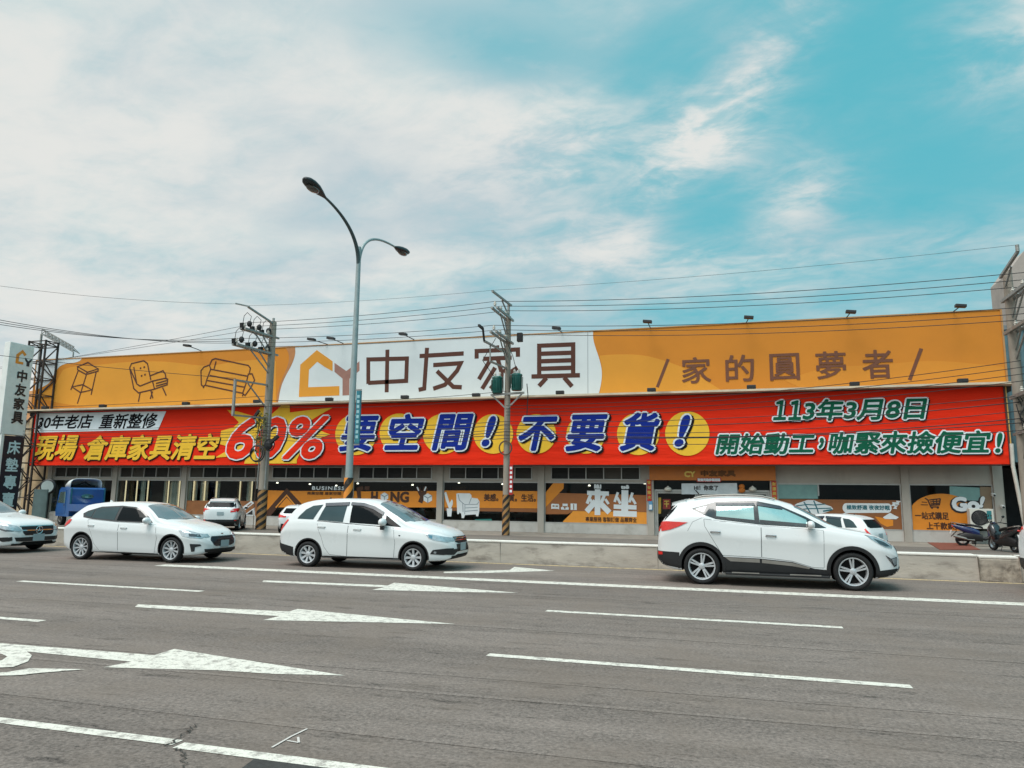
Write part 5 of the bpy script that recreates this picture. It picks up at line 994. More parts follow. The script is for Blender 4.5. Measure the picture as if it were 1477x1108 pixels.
# ---- blue truck
def build_truck():
    blue = M('truck_blue', (8, 78, 142), .35, coat=.6, var=.08); t = thing('blue_truck', (at(112, 745, Y=30.2).x+.1, 30.3, 0), 'small blue truck with a white roof fairing, seen from behind', 'truck', rz=math.radians(158))
    r = t; mb = MB()
    side = [(.95, .45), (1.02, .75), (.98, 1.0), (.72, 1.78), (.55, 1.86), (-.52, 1.86), (-.60, 1.78), (-.60, .45)]
    mb.prism([(x, -.82, z) for x, z in side], (0, 0, 0), (0, 1.64, 0)); mb.build('cab', blue, r, local=True, bevel=.05)
    for s in (-1, 1):
        mb = MB(); mb.prism([(x, s*.824, z) for x, z in [(.82, 1.10), (.62, 1.66), (-.05, 1.68), (-.08, 1.10)]], (0, 0, 0), (0, s*.006, 0)); d = MB(); d.prism([(x, s*.822, z) for x, z in [(.86, .6), (.90, 1.0), (.65, 1.72), (-.12, 1.74), (-.14, .6)]], (0, 0, 0), (0, s*.012, 0)); dd = d.build('door', blue, r, local=True, bevel=.006)
        mb2 = MB(); mb2.prism([(x, s*.836, z) for x, z in [(.80, 1.10), (.60, 1.64), (-.05, 1.66), (-.08, 1.10)]], (0, 0, 0), (0, s*.006, 0)); mb2.build('side_window', g_film, dd, local=True); MB().box(-.06, .06, s*.84-.012, s*.84+.012, .98, 1.02).build('handle', m_trim, dd, local=True)
        MB().tube([(.8, s*.84, 1.2), (.95, s*.98, 1.22)], .012).box(.92, .98, s*.98-.09, s*.98+.09, 1.1, 1.36).build('wing_mirror', m_trim, r, local=True, bevel=.01)
    mb = MB(); mb.ball((-.612, .02, 1.42), (.012, .30, .13), 20); mb.build('rear_window', g_wag, r, local=True, smooth=True)
    for y in (-.78, .78): MB().box(-.66, -.605, y-.03, y+.03, .95, 1.84).build('guard_post', M('truck_teal', (22, 92, 110), .4), r, local=True, bevel=.01)
    # hollow wind fairing, seen from behind
    vs = []; fs = []; n = 14
    prof = [(.62, 1.88, .60), (.45, 2.12, .70), (.15, 2.28, .74), (-.30, 2.34, .76)]
    for x, z, wv in prof:
        for i in range(n+1):
            a = math.pi*i/n; c, s = math.cos(a), math.sin(a); vs.append((x, wv*math.copysign(abs(c)**.5, c), 1.87+(z-1.87)*abs(s)**.45))
    for j in range(len(prof)-1):
        for i in range(n): k = j*(n+1)+i; fs.append((k, k+1, k+n+2, k+n+1))
    fa = MB().add(vs, fs).build('wind_fairing', m_carw, r, local=True, smooth=True); md = fa.modifiers.new('thickness', 'SOLIDIFY'); md.thickness = .03
    mb = MB().tube([(.1, -.5, 1.9), (-.1, 0, 2.15), (.1, .5, 1.9)], .04).box(-.05, .3, -.55, .55, 1.87, 2.0); mb.build('fairing_frame', m_well, r, local=True)
    MB().box(-3.2, -.66, -.85, .85, .72, .80).build('load_bed', blue, r, local=True, bevel=.01)
    for s in (-1, 1): MB().box(-3.2, -.68, s*.86-.02, s*.86+.02, .72, 1.06).build('side_board', blue, r, local=True, bevel=.008)
    MB().box(-3.24, -3.2, -.85, .85, .72, 1.06).build('tail_board', blue, r, local=True, bevel=.008); MB().box(-3.1, .9, -.35, .35, .42, .60).build('chassis', m_trim, r, local=True)
    for x in (.45, -2.2):
        for s in (-1, 1): w_ = MB().lathe([(.0, .09), (.17, .08), (.19, .1), (.29, .1), (.31, .06), (.31, -.08), (.29, -.1), (0, -.1)], (x, s*.70, .312), (0, s, 0), 28).build('wheel', m_tyre, r, local=True, smooth=True); MB().lathe([(.165, .082), (.15, .1), (.06, .06), (0, .06)], (x, s*.70, .312), (0, s, 0), 20).build('rim', m_sil, w_, local=True, smooth=True)
build_truck()

# ---- scooters
def build_scooter(loc, rz, paint, label, plate):
    t = thing('scooter', loc, label, 'scooter', None, rz); P = lambda o, mb, mat, par=None, **k: mb.build(o, mat, par or t, local=True, **k)
    for nm, x in (('front', .62), ('rear', -.62)):
        wv = P('wheel', MB().lathe([(.17, .05), (.2, .055), (.25, .045), (.265, 0), (.25, -.045), (.2, -.055), (.17, -.05)], (x, 0, .267), (0, 1, 0), 28, closed=True), m_tyre, smooth=True)
        mb = MB().lathe([(.172, .03), (.165, .035), (.16, -.035), (.172, -.03)], (x, 0, .267), (0, 1, 0), 24, closed=True).lathe([(.05, .05), (.05, -.05)], (x, 0, .267), (0, 1, 0), 14)
        for k in range(5): a = 2*math.pi*k/5; mb.bar((x, 0, .267), (x+.165*math.cos(a), 0, .267+.165*math.sin(a)), .03, .02)
        P('rim', mb, m_rim, wv)
    def shell(name, secs, mat, **k):   # lofted fairing: (x, z centre, half width, half height)
        vs = []; fs = []; n = 16
        for x, z, wv, h in secs:
            for i in range(n): a = 2*math.pi*i/n; c, s = math.cos(a), math.sin(a); vs.append((x, wv*math.copysign(abs(c)**.7, c), z+h*math.copysign(abs(s)**.7, s)))
        for j in range(len(secs)-1):
            for i in range(n): fs.append((j*n+i, j*n+(i+1) % n, (j+1)*n+(i+1) % n, (j+1)*n+i))
        fs += [tuple(range(n-1, -1, -1)), tuple(range((len(secs)-1)*n, len(secs)*n))]
        return P(name, MB().add(vs, fs), mat, smooth=True, **k)
    shell('tail_fairing', [(-.98, .86, .03, .03), (-.85, .80, .10, .08), (-.55, .70, .16, .14), (-.2, .60, .17, .17), (.0, .52, .15, .13)], paint)
    shell('seat', [(-.78, .90, .06, .03), (-.55, .885, .13, .05), (-.2, .85, .15, .05), (.05, .80, .12, .05), (.14, .76, .07, .04)], M('seat_vinyl', (26, 25, 26), .6))
    shell('floorboard', [(-.1, .36, .14, .10), (.2, .32, .16, .07), (.42, .38, .15, .09)], m_trim)
    shell('front_fairing', [(.30, .55, .14, .22), (.42, .68, .20, .30), (.55, .78, .20, .24), (.66, .80, .12, .14), (.72, .80, .04, .05)], paint)
    shell('front_mudguard', [(.38, .45, .05, .03), (.55, .55, .07, .04), (.72, .53, .06, .03), (.88, .42, .03, .02)], paint)
    shell('engine_casing', [(-.80, .32, .09, .12), (-.5, .40, .15, .20), (-.2, .42, .16, .22), (.1, .34, .16, .14)], m_trim)
    P('exhaust', MB().tube([(-.2, -.16, .26), (-.45, -.19, .28), (-.55, -.2, .33)], .025).tube([(-.5, -.2, .31), (-.95, -.22, .42)], [.045, .06]), m_sil, smooth=True)
    hb = P('handlebar', MB().tube([(.42, -.34, 1.03), (.46, -.18, 1.05), (.48, 0, 1.0), (.46, .18, 1.05), (.42, .34, 1.03)], .016).tube([(.48, 0, 1.0), (.62, 0, .5)], .025), m_trim, smooth=True)
    for s in (-1, 1):
        P('grip', MB().tube([(.40, s*.30, 1.03), (.37, s*.42, 1.01)], .02), m_tyre, hb); P('rear_mirror', MB().tube([(.44, s*.22, 1.05), (.42, s*.30, 1.24)], .008).ball((.42, s*.32, 1.27), (.02, .065, .045), 10), m_trim, hb, smooth=True)
        P('fork_leg', MB().tube([(.52, s*.09, .62), (.62, s*.09, .267)], .022), m_sil)
    P('headlight', MB().ball((.66, 0, .86), (.06, .10, .06), 12), m_head, smooth=True); P('tail_light', MB().ball((-.95, 0, .80), (.04, .09, .04), 10), m_tail, smooth=True)
    P('grab_rail', MB().tube([(-.5, -.15, .88), (-.85, -.14, .95), (-.98, 0, .97), (-.85, .14, .95), (-.5, .15, .88)], .016), m_sil, smooth=True)
    P('rear_mudguard', MB().bar((-.80, 0, .62), (-1.02, 0, .38), .14, .02), m_trim)
    if plate: P('number_plate', MB().bar((-1.0, 0, .66), (-1.06, 0, .50), .26, .008), M('plate_white', (226, 228, 226), .5))
    P('kick_stand', MB().tube([(-.1, .1, .3), (-.15, .22, .02)], .012), m_trim)
    return t
s1_ = build_scooter((at(1413, 775, Y=32.6).x, 32.6, 0), math.radians(-8), M('scooter_blue', (8, 32, 82), .25, coat=.8), 'blue scooter parked side on in front of the air conditioner unit', True)
mt = build_scooter((at(1452, 780, Y=29.4).x, 29.7, 0), math.radians(106), M('scooter_black', (30, 32, 36), .25, coat=.8), 'black scooter with a white number plate, seen from behind at the shop corner', True)

for q_ in (s1_, mt): q_.scale = (.92, .92, .92)
# ---- air conditioner unit
x0 = at(1399.5, 750, Y=34.1).x; x1 = at(1434, 750, Y=34.1).x
ac = tag(MB().box(x0, x1, 34.1, 34.5, .62, at(1415, 734, Y=34.1).z).build('air_conditioner', M('ac_cream', (206, 204, 194), .5, dirt=((150, 142, 128), .4, 3)), bevel=.015), 'cream outdoor air conditioner unit with a round fan grille, against the shop wall', 'air conditioner')
cx = x0+(x1-x0)*.40; zc = (.62+at(1415, 734, Y=34.1).z)/2+.04
MB().lathe([(0, .004), (.27, .004), (.28, .012), (.30, .012), (.30, 0)], (cx, 34.1, zc), (0, -1, 0), 36).build('fan_recess', m_grl, ac)
g = MB()
for k in range(1, 6): g.lathe([(.045*k, .012), (.045*k+.008, .018), (.045*k+.016, .012)], (cx, 34.1, zc), (0, -1, 0), 32)
for k in range(8): a = math.pi*k/8; g.bar((cx-.27*math.cos(a), 34.085, zc-.27*math.sin(a)), (cx+.27*math.cos(a), 34.085, zc+.27*math.sin(a)), .008)
g.build('fan_grille', M('grille_grey', (70, 70, 68), .5), ac)
MB().box(x1-.24, x1-.08, 34.08, 34.098, zc-.05, zc+.28).build('energy_label', M('label_teal', (40, 120, 124), .5), ac)
for x in (x0+.12, x1-.12): MB().box(x-.04, x+.04, 34.14, 34.46, 0, .618).build('foot', m_trim, ac)

# ================================================================ poles, lamp, cables
m_pole = M('pole_concrete', (150, 140, 128), .85, var=.1, vs=3, bump=.15, bs=20, dirt=((112, 104, 96), .5, 2), stretch=(1, 1, .35)); m_galv = M('galvanised', (150, 150, 146), .5, metal=.5, var=.12, vs=6); m_ins = M('insulator', (196, 190, 180), .3); m_cab = M('cable_black', (24, 25, 27), .6); m_rust = M('rust_steel', (92, 74, 62), .8, var=.2)
def stripes(name, c1, c2, per, lean):
    m = bpy.data.materials.new(name); m.use_nodes = True; nt = m.node_tree; L = nt.links; b = nt.nodes['Principled BSDF']; b.inputs['Roughness'].default_value = .6
    tc = N(nt, 'ShaderNodeTexCoord'); sp = N(nt, 'ShaderNodeSeparateXYZ'); L.new(tc.outputs['Object'], sp.inputs[0])
    ang = MATH(nt, 'ARCTAN2', sp.outputs[1], sp.outputs[0]); v = MATH(nt, 'ADD', MATH(nt, 'DIVIDE', sp.outputs[2], per), MATH(nt, 'MULTIPLY', ang, lean/(2*math.pi)))
    f = MATH(nt, 'GREATER_THAN', MATH(nt, 'FRACT', v), .52); n = N(nt, 'ShaderNodeTexNoise'); n.inputs['Scale'].default_value = 6; n.inputs['Detail'].default_value = 6; L.new(tc.outputs['Object'], n.inputs['Vector'])
    c = MIX(nt, f, lin(c1), lin(c2)); c = MIX(nt, RAMP(nt, n.outputs[0], .5, .75, 0, .55), c, lin((120, 100, 80))); L.new(c, b.inputs['Base Color']); return m
m_str = stripes('hazard_wrap', (28, 25, 24), (160, 116, 66), .34, -3); m_str2 = stripes('hazard_wrap_lamp', (34, 28, 24), (226, 140, 50), .52, -2)
def pole(name, x, y, h, r0, r1, label, group=None, wrap=None):
    t = thing(name, (x, y, 0), label, 'utility pole', group); n = 9
    MB().tube([(x, y, h*i/n) for i in range(n+1)], [r0+(r1-r0)*i/n for i in range(n+1)], 20).build('shaft', m_pole, t, smooth=True)
    if wrap: 
        wp = MB().lathe([(r0+.014, .02), (r0+.014-(r0-r1)*wrap/h, wrap)], (0, 0, 0), n=24).build('warning_wrap', m_str, t, smooth=True, local=True)
    return t
def crossarm(t, x, y, z, ln, n_ins=3, dx=.0, brace=True, fat=.09):
    """arm reaching out over the street side of the pole, with pin insulators and a diagonal brace"""
    a = MB().bar((x+.12, y+.35, z), (x+.12+dx, y-ln, z+.02), fat).bar((x-.12, y+.35, z-.0), (x-.12+dx, y-ln, z+.02), fat)
    if brace: a.bar((x, y-.1, z-1.0), (x+dx*.6, y-ln*.6, z-.02), .05).bar((x, y-.1, z-.7), (x+dx*.35, y-ln*.35, z-.02), .05)
    arm = a.build('crossarm', m_galv, t); pts = []
    for k in range(n_ins):
        yy = y-.35-(ln-.45)*k/max(1, n_ins-1); p = Vector((x+dx*k/max(1, n_ins-1), yy, z+.06))
        MB().lathe([(.02, 0), (.02, .06), (.07, .08), (.05, .12), (.075, .14), (.045, .18), (.05, .22), (.02, .25), (0, .25)], p, n=12).build('insulator', m_ins, arm, smooth=True); pts.append(p+Vector((0, 0, .25)))
    return pts
def blackboxes(t, x, y, z, ln, n=3):
    """fused cut-outs: dark boxes with looping jumpers under an arm"""
    for k in range(n):
        yy = y-.3-(ln-.5)*k/max(1, n-1); MB().bar((x-.24, yy, z-.04), (x-.24, yy-.05, z+.26), .17).ball((x+.12, yy, z+.20), (.13, .11, .15), 10).build('cut_out', m_cab, t, smooth=False)
        c = [(x-.24, yy, z+.26), (x-.20, yy, z+.60), (x+.0, yy-.05, z+.74), (x+.2, yy, z+.55), (x+.14, yy, z+.3)]
        MB().tube(c, .014, 6).build('jumper', m_cab, t, smooth=True)
# pole by the middle of the shop
P2x, P2y = -9.55, 31.30
p2 = pole('utility_pole', P2x, P2y, 9.75, .155, .115, 'slim concrete utility pole carrying two green transformers', 'utility poles', 1.75)
MB().tube([(P2x, P2y, 9.6), (P2x, P2y, 10.35)], .06, 10).bar((P2x+.1, P2y+.1, 10.27), (P2x-.1, P2y-2.1, 10.37), .08).bar((P2x, P2y, 9.8), (P2x-.05, P2y-.9, 10.29), .05).build('top_bracket', m_galv, p2)
A2 = crossarm(p2, P2x, P2y, 9.62, 2.1, 3); B2 = crossarm(p2, P2x, P2y, 8.55, 2.2, 3); blackbox = None
MB().bar((P2x-.05, P2y-.1, 8.05), (P2x-.05, P2y-3.2, 7.95), .08).bar((P2x-.05, P2y-.1, 7.35), (P2x-.05, P2y-2.4, 7.25), .07).bar((P2x-.05, P2y-2.4, 7.25), (P2x-.05, P2y-2.4, 8.0), .05).build('crossarm', m_galv, p2)
MB().bar((P2x-.05, P2y-3.2, 7.95), (P2x-.05, P2y-3.4, 8.45), .07).bar((P2x-.05, P2y-3.4, 8.42), (P2x-.05, P2y-3.9, 8.45), .09).build('arrester', m_cab, p2)
MB().bar((P2x+.55, P2y, 8.55), (P2x+.55, P2y, 8.95), .24).build('arrester', m_cab, p2, bevel=.02)
green = M('transformer_green', (28, 96, 88), .4, var=.1, dirt=((20, 60, 56), .5, 4))
for dx in (-.44, .46):
    c = (P2x+dx, P2y-.12, 6.22 if dx < 0 else 6.32); tr = MB().lathe([(0, 0), (.21, 0), (.235, .03), (.235, .66), (.26, .68), (.24, .73), (.15, .77), (0, .78)], c, n=24).build('transformer', green, p2, smooth=True)
    fn = MB()
    for k in range(14): a = 2*math.pi*k/14; fn.bar((c[0]+.27*math.cos(a), c[1]+.27*math.sin(a), c[2]+.10), (c[0]+.27*math.cos(a), c[1]+.27*math.sin(a), c[2]+.6), .05, .012)
    fn.build('cooling_fin', green, tr); 
    for k in (-1, 1): MB().lathe([(.04, 0), (.06, .05), (.04, .08), (.06, .12), (.03, .2)], (c[0]+k*.11, c[1], c[2]+.76), n=10).build('bushing', m_ins, tr, smooth=True)
MB().bar((P2x-.75, P2y-.1, 6.16), (P2x+.8, P2y-.1, 6.22), .09).bar((P2x-.7, P2y-.1, 6.15), (P2x, P2y-.1, 5.5), .06).bar((P2x+.72, P2y-.1, 6.2), (P2x, P2y-.1, 5.5), .06).build('transformer_bracket', m_galv, p2)
MB().tube([(P2x+.95, P2y-.2, 6.6), (P2x+1.0, P2y-.2, 6.1), (P2x+.95, P2y-.15, 5.2)], .02, 6).tube([(P2x-.6, P2y-.2, 7.0), (P2x-.9, P2y-.9, 7.6), (P2x-.2, P2y-1.2, 8.5)], .016, 6).tube([(P2x+.5, P2y-.2, 7.1), (P2x+.4, P2y-.6, 7.8), (P2x+.1, P2y-.8, 8.6)], .016, 6).build('jumper', m_cab, p2)
loop = lambda c, r, n=18: [(c[0]+r*math.cos(2*math.pi*k/n), c[1], c[2]+r*math.sin(2*math.pi*k/n)*1.05) for k in range(n+1)]
for rr_ in (.30, .27): MB().tube(loop((P2x+.0, P2y-.2, 3.78), rr_), .018, 6).build('cable_coil', m_rust, p2)
sg = tag(MB().box(P2x+.17, P2x+.34, P2y-.16, P2y-.13, 1.75, 3.05).build('red_strip_sign', M('sign_red', (168, 30, 30), .5)), 'narrow upright red sign strip tied to the transformer pole', 'sign')
for k in range(6): MB().box(P2x+.205, P2x+.305, P2y-.168, P2y-.161, 1.85+k*.2, 1.96+k*.2).build('lettering', vw, sg)
# thick pole at the left
P1x, P1y = -21.4, 30.62
p1 = pole('utility_pole', P1x, P1y, 10.0, .23, .155, 'thick concrete utility pole wrapped in creeper and cable coils', 'utility poles', 1.85)
MB().tube([(P1x+.22, P1y-.19, 1.9), (P1x+.2, P1y-.15, 6)], .045, 8).tube([(P1x-.26, P1y-.1, 1.9), (P1x-.22, P1y-.1, 5)], .035, 8).build('conduit', m_galv, p1, smooth=True)
MB().bar((P1x+.05, P1y, 9.9), (P1x-.1, P1y-1.9, 10.3), .08).tube([(P1x, P1y, 9.9), (P1x, P1y, 10.2)], .06).bar((P1x, P1y-1.9, 10.3), (P1x-.5, P1y-2.3, 10.38), .06).build('top_bracket', m_galv, p1)
A1 = crossarm(p1, P1x, P1y, 9.25, 1.9, 3, -.3); B1 = crossarm(p1, P1x, P1y, 8.4, 2.4, 3, -.3); blackboxes(p1, P1x-.15, P1y, 9.30, 2.0); blackboxes(p1, P1x-.15, P1y, 8.45, 2.5)
MB().bar((P1x, P1y-.1, 6.85), (P1x-.1, P1y-2.5, 6.75), .08).bar((P1x, P1y-.1, 5.25), (P1x-.1, P1y-2.5, 5.15), .08).bar((P1x-.1, P1y-2.45, 5.15), (P1x-.1, P1y-2.45, 6.75), .10).bar((P1x, P1y-.1, 5.7), (P1x-.05, P1y-1.6, 6.72), .05).build('crossarm', m_galv, p1)
for c_, rr_ in (((P1x-.15, P1y-.4, 3.55), .38), ((P1x-.2, P1y-.42, 3.55), .34), ((P1x+.45, P1y-.36, 3.95), .26)): MB().tube(loop(c_, rr_), .03, 6).build('cable_coil', m_cab, p1)
MB().ball((P1x+.42, P1y-.35, 3.95), (.22, .14, .24), 8).bar((P1x+.3, P1y-.35, 3.9), (P1x+.95, P1y-.45, 4.35), .14).bar((P1x-.5, P1y-.4, 5.2), (P1x-.2, P1y-.4, 5.6), .12).build('splice_box', m_cab, p1)
rv = random.Random(4); lf = MB()
for k in range(420):
    z = rv.uniform(3.6, 5.5); a = rv.uniform(2.6, 5.6); rad = .27+abs(rv.gauss(0, .10)); c = Vector((P1x-.12+rad*math.cos(a), P1y+rad*math.sin(a), z)); u = Vector((rv.uniform(-1, 1), rv.uniform(-1, 1), rv.uniform(-.6, .6))).normalized(); v = u.cross(Vector((rv.uniform(-1, 1), rv.uniform(-1, 1), rv.uniform(-1, 1)))).normalized(); s = rv.uniform(.035, .07)
    lf.add([c-u*s, c+v*s*.6, c+u*s, c-v*s*.6], [(0, 1, 2, 3)], k % 2)
cr = tag(MB().tube([(P1x-.2, P1y-.30, 0.05), (P1x-.22, P1y-.30, 2.5), (P1x-.3, P1y-.3, 3.6), (P1x-.28, P1y-.28, 4.6), (P1x-.2, P1y-.3, 5.4)], .015, 6).build('creeper_plant', m_rust, smooth=True), 'yellow green creeper growing round the thick pole above its cable coils', 'creeper'); lf.build('foliage', [M('leaf_olive', (96, 104, 40), .6), M('leaf_yellow', (134, 126, 52), .6)], cr)
# pole at the right edge
P3x, P3y = 9.32, 28.6
p3 = pole('utility_pole', P3x, P3y, 9.6, .20, .14, 'concrete utility pole crowded with arms and cables at the right edge', 'utility poles')
MB().bar((P3x-.25, P3y-.1, 9.35), (P3x-.2, P3y-1.7, 9.75), .09).bar((P3x-.1, P3y, 9.0), (P3x-.15, P3y-.9, 9.5), .05).tube([(P3x-.2, P3y-1.7, 9.75), (P3x-.2, P3y-1.7, 9.98)], .06).build('top_bracket', m_galv, p3)
A3 = crossarm(p3, P3x, P3y, 8.6, 2.3, 3, fat=.11); B3 = crossarm(p3, P3x, P3y, 7.45, 2.4, 3, fat=.11); crossarm(p3, P3x, P3y, 5.2, 1.8, 2, fat=.12); crossarm(p3, P3x, P3y, 3.95, 1.2, 2, brace=False)
tr = MB().lathe([(0, 0), (.28, 0), (.3, .04), (.3, .75), (.32, .78), (0, .85)], (P3x+.60, P3y-.1, 5.75), n=22).build('transformer', green, p3, smooth=True)
for c_, rr_ in (((P3x+.35, P3y-.4, 3.35), .30), ((P3x+.3, P3y-.42, 3.3), .25), ((P3x+.1, P3y-.35, 4.5), .22)): MB().tube(loop(c_, rr_), .025, 6).build('cable_coil', m_cab, p3)
for k in range(7): MB().tube([(P3x+rv.uniform(-.2, .3), P3y-.25, rv.uniform(4.5, 6)), (P3x+rv.uniform(-.1, .5), P3y-.35, 3.8+rv.uniform(-.4, .4)), (P3x+rv.uniform(-.2, .35), P3y-.3, rv.uniform(2.2, 3.2))], .015, 6).build('hanging_cable', m_cab, p3, smooth=True)
cd = tag(MB().tube([at(1459, 640, Y=33.2), at(1461, 672, Y=33.2), at(1478, 757, Y=33.2), at(1482, 780, Y=33.2)], .07, 10).build('conduit_pipe', M('pipe_white', (196, 190, 180), .5), smooth=True), 'pale conduit pipe running up beside the right end of the red banner', 'pipe')

# street lamp
LX, LY = -10.82, 19.62
lamp = thing('street_lamp', (LX, LY, 0), 'tall double armed grey street lamp behind the divider, in front of the red banner', 'street lamp')
m_lamp = M('lamp_paint', (150, 162, 162), .45, metal=.2, var=.08, vs=2, dirt=((104, 118, 120), .4, 1.5)); n = 9
MB().tube([(LX, LY, 9.2*i/n) for i in range(n+1)], [.125-.06*i/n for i in range(n+1)], 18).build('post', m_lamp, lamp, smooth=True)
MB().lathe([(.20, 0), (.20, .04), (.14, .06), (.135, .3)], (LX, LY, 0), n=18).build('base', m_lamp, lamp, smooth=True)
MB().lathe([(.142, .02), (.134, 2.15)], (0, 0, 0), n=24).build('warning_wrap', m_str2, lamp, smooth=True, local=True)
m_arm = M('lamp_arm_grey', (70, 84, 86), .45, metal=.3); m_hd = M('lamp_head_dark', (40, 44, 46), .4, metal=.2)
def bez(p0, p1, p2, p3, n=16): return [tuple(((1-t)**3)*a+3*t*(1-t)**2*b+3*t*t*(1-t)*c+t**3*d for a, b, c, d in zip(p0, p1, p2, p3)) for t in (i/n for i in range(n+1))]
na = bez((LX, LY, 8.6), (LX, LY-.02, 9.35), (LX, LY-.75, 9.85), (LX, 17.45, 9.97)); MB().tube(na, [.066-.03*i/16 for i in range(17)], 12).build('arm', m_arm, lamp, smooth=True)
fa = bez((LX, LY, 8.6), (LX, LY+.05, 9.6), (LX, LY+.9, 9.95), (LX, 22.15, 10.04)); MB().tube(fa, [.060-.028*i/16 for i in range(17)], 12).build('arm', m_lamp, lamp, smooth=True)
def head(y, z, s, sc):
    vs = []; fs = []; m_ = 16; prof = [(-.05, .035, .035), (.05, .06, .05), (.22, .11, .085), (.45, .165, .11), (.65, .18, .11), (.82, .15, .09), (.93, .08, .05), (.96, .01, .01)]
    for d, wv, h in prof:
        for k in range(m_): a = 2*math.pi*k/m_; vs.append((LX+wv*math.cos(a)*sc, y+s*d*sc, z+d*.10*sc+h*math.sin(a)*sc*(1.15 if math.sin(a) > 0 else .75)))
    for j in range(len(prof)-1):
        for k in range(m_): fs.append((j*m_+k, j*m_+(k+1) % m_, (j+1)*m_+(k+1) % m_, (j+1)*m_+k))
    o = MB().add(vs, fs).build('lamp_head', m_hd, lamp, smooth=True)
    MB().ball((LX, y+s*.56*sc, z-.015*sc), (.13*sc, .26*sc, .075*sc), 14).build('lens', M('lamp_lens', (66, 60, 54), .15, coat=.8), o, smooth=True)
head(17.5, 9.96, -1, 1.08); head(22.1, 10.03, 1, 1.05)
st_ = tag(MB().box(LX+.14, LX+.29, LY-.03, LY+.03, 3.15, 4.72).build('lamp_banner', M('banner_teal', (40, 116, 130), .6, var=.2, vs=5, stretch=(1, 1, 1.5))), 'narrow teal upright banner board fixed to the street lamp post', 'banner')
MB().box(LX-.02, LX+.29, LY-.02, LY+.02, 4.73, 4.77).box(LX-.02, LX+.29, LY-.02, LY+.02, 3.10, 3.14).build('bracket', m_galv, st_)
for k in range(9): MB().box(LX+.175, LX+.255, LY-.038, LY-.031, 3.3+k*.15, 3.39+k*.15).build('lettering', M('banner_pale', (150, 190, 196), .6), st_)

# cables
def cable(a, b, sag, r, label, group='overhead cables along the street', n=24):
    a, b = Vector(a), Vector(b); P = [a.lerp(b, i/n)-Vector((0, 0, 4*sag*(i/n)*(1-i/n))) for i in range(n+1)]
    return tag(MB().tube(P, r, 5).build('overhead_cable', m_cab, smooth=True), label, 'cable', group)
LB = {'r3': 'high power cable between the transformer pole and the pole at the right edge', 'l3': 'high power cable between the thick left pole and the transformer pole', 'c': 'low communication cable crossing in front of the red banner', 'x': 'thick twisted cable crossing the road at the upper left', 'd': 'dark cable falling to the left edge from the thick pole', 't': 'thin topmost earth wire above the shop', 'b': 'cable crossing the right part of the orange billboard'}
for k in range(3):
    cable(A2[k], A3[k], .25, .013, LB['r3']); cable(B2[k], B3[k], .25, .013, LB['r3']); cable(A1[k], A2[k], .12, .012, LB['l3']); cable(B1[k], B2[k], .12, .012, LB['l3'])
    cable(A3[k], A3[k]+Vector((25, -1, .2)), .4, .013, LB['r3']); cable(B3[k], B3[k]+Vector((25, -1, .2)), .4, .013, LB['r3'])
cable((P2x-.1, P2y-2.1, 10.4), (P3x-.2, P3y-1.7, 9.98), .15, .006, LB['t']); cable((P2x-.1, P2y-2.1, 10.4), (P1x-.1, P1y-1.9, 10.35), .1, .006, LB['t'])
cable((P1x-.4, P1y-2.2, 10.38), at(-40, 407, Y=22), .2, .007, LB['t'])
for k in range(3): cable((P1x-.3, P1y-1.2-.5*k, 8.75), at(-60, 450+k*4, Y=17+k*.3), .35, .011, LB['x'])
for k in range(2): cable((P1x-.3, P1y-.8-.8*k, 9.5), at(-60, 537+k*4, Y=32), .1, .010, LB['d'])
cable((P1x-.2, P1y-2.3, 6.85), at(-60, 505, Y=24), .1, .012, LB['d'])
for k, (z1, z2, z3) in enumerate([(5.0, 4.95, 5.2), (4.85, 4.8, 5.0), (4.65, 4.62, 4.7), (4.4, 4.35, 4.3), (4.25, 4.2, 4.05), (4.55, 4.5, 4.45)]):
    cable((P1x, P1y-.33, z1), (P2x, P2y-.18, z2), .18+.05*(k % 3), .013+.004*(k % 2), LB['c']); cable((P2x, P2y-.18, z2), (P3x, P3y-.2, z3), .3+.06*(k % 3), .013+.004*(k % 2), LB['c'])
    cable((P1x, P1y-.33, z1), (-62, 31.5, z1+.9-.05*k), .5, .012, LB['c'])
for k in range(4): cable((P3x, P3y-.5-.3*k, 6.35-.26*k), (P2x, P2y-.2, 5.65-.14*k), .35, .012, LB['b'])
for k in range(2): cable((P2x, P2y-.2, 6.3-.3*k), (P1x, P1y-.3, 6.1-.3*k), .2, .012, LB['c'])
for k in range(2): cable((P1x, P1y-.3, 6.3-.4*k), (-60, 31.5, 6.9-.3*k), .4, .012, LB['c'])

# ================================================================ left side: pylon sign, lattice tower, neighbours
PX = -36.7; c0 = [at(*q, X=PX) for q in ((15.5, 493), (50, 500), (39, 629), (1, 626))]
ya, yb = c0[0].y, c0[1].y; zt = (c0[0].z+c0[1].z)/2; zb_ = (c0[2].z+c0[3].z)/2
m_sgn = M('sign_white', (228, 228, 224), .5, var=.04, dirt=((170, 168, 160), .4, 1.5)); m_navy = M('sign_navy', (16, 30, 46), .45)
py_ = thing('pylon_sign', (PX-.2, (ya+yb)/2, 0), 'tall white and navy pylon sign with vertical lettering at the far left', 'pylon sign')
MB().box(PX-.40, PX, ya, yb, zb_, zt).build('upper_panel', m_sgn, py_, bevel=.02)
MB().box(PX-.46, PX+.02, ya+.22, yb-.02, .35, zb_-.06).build('lower_panel', m_navy, py_, bevel=.01)
MB().box(PX-.36, PX+.06, ya+.05, ya+.215, 0, zb_-.02).build('post', m_sgn, py_, bevel=.01); MB().box(PX-.3, PX-.05, yb-.015, yb+.03, 0, zb_-.02).build('edge_post', m_sgn, py_)
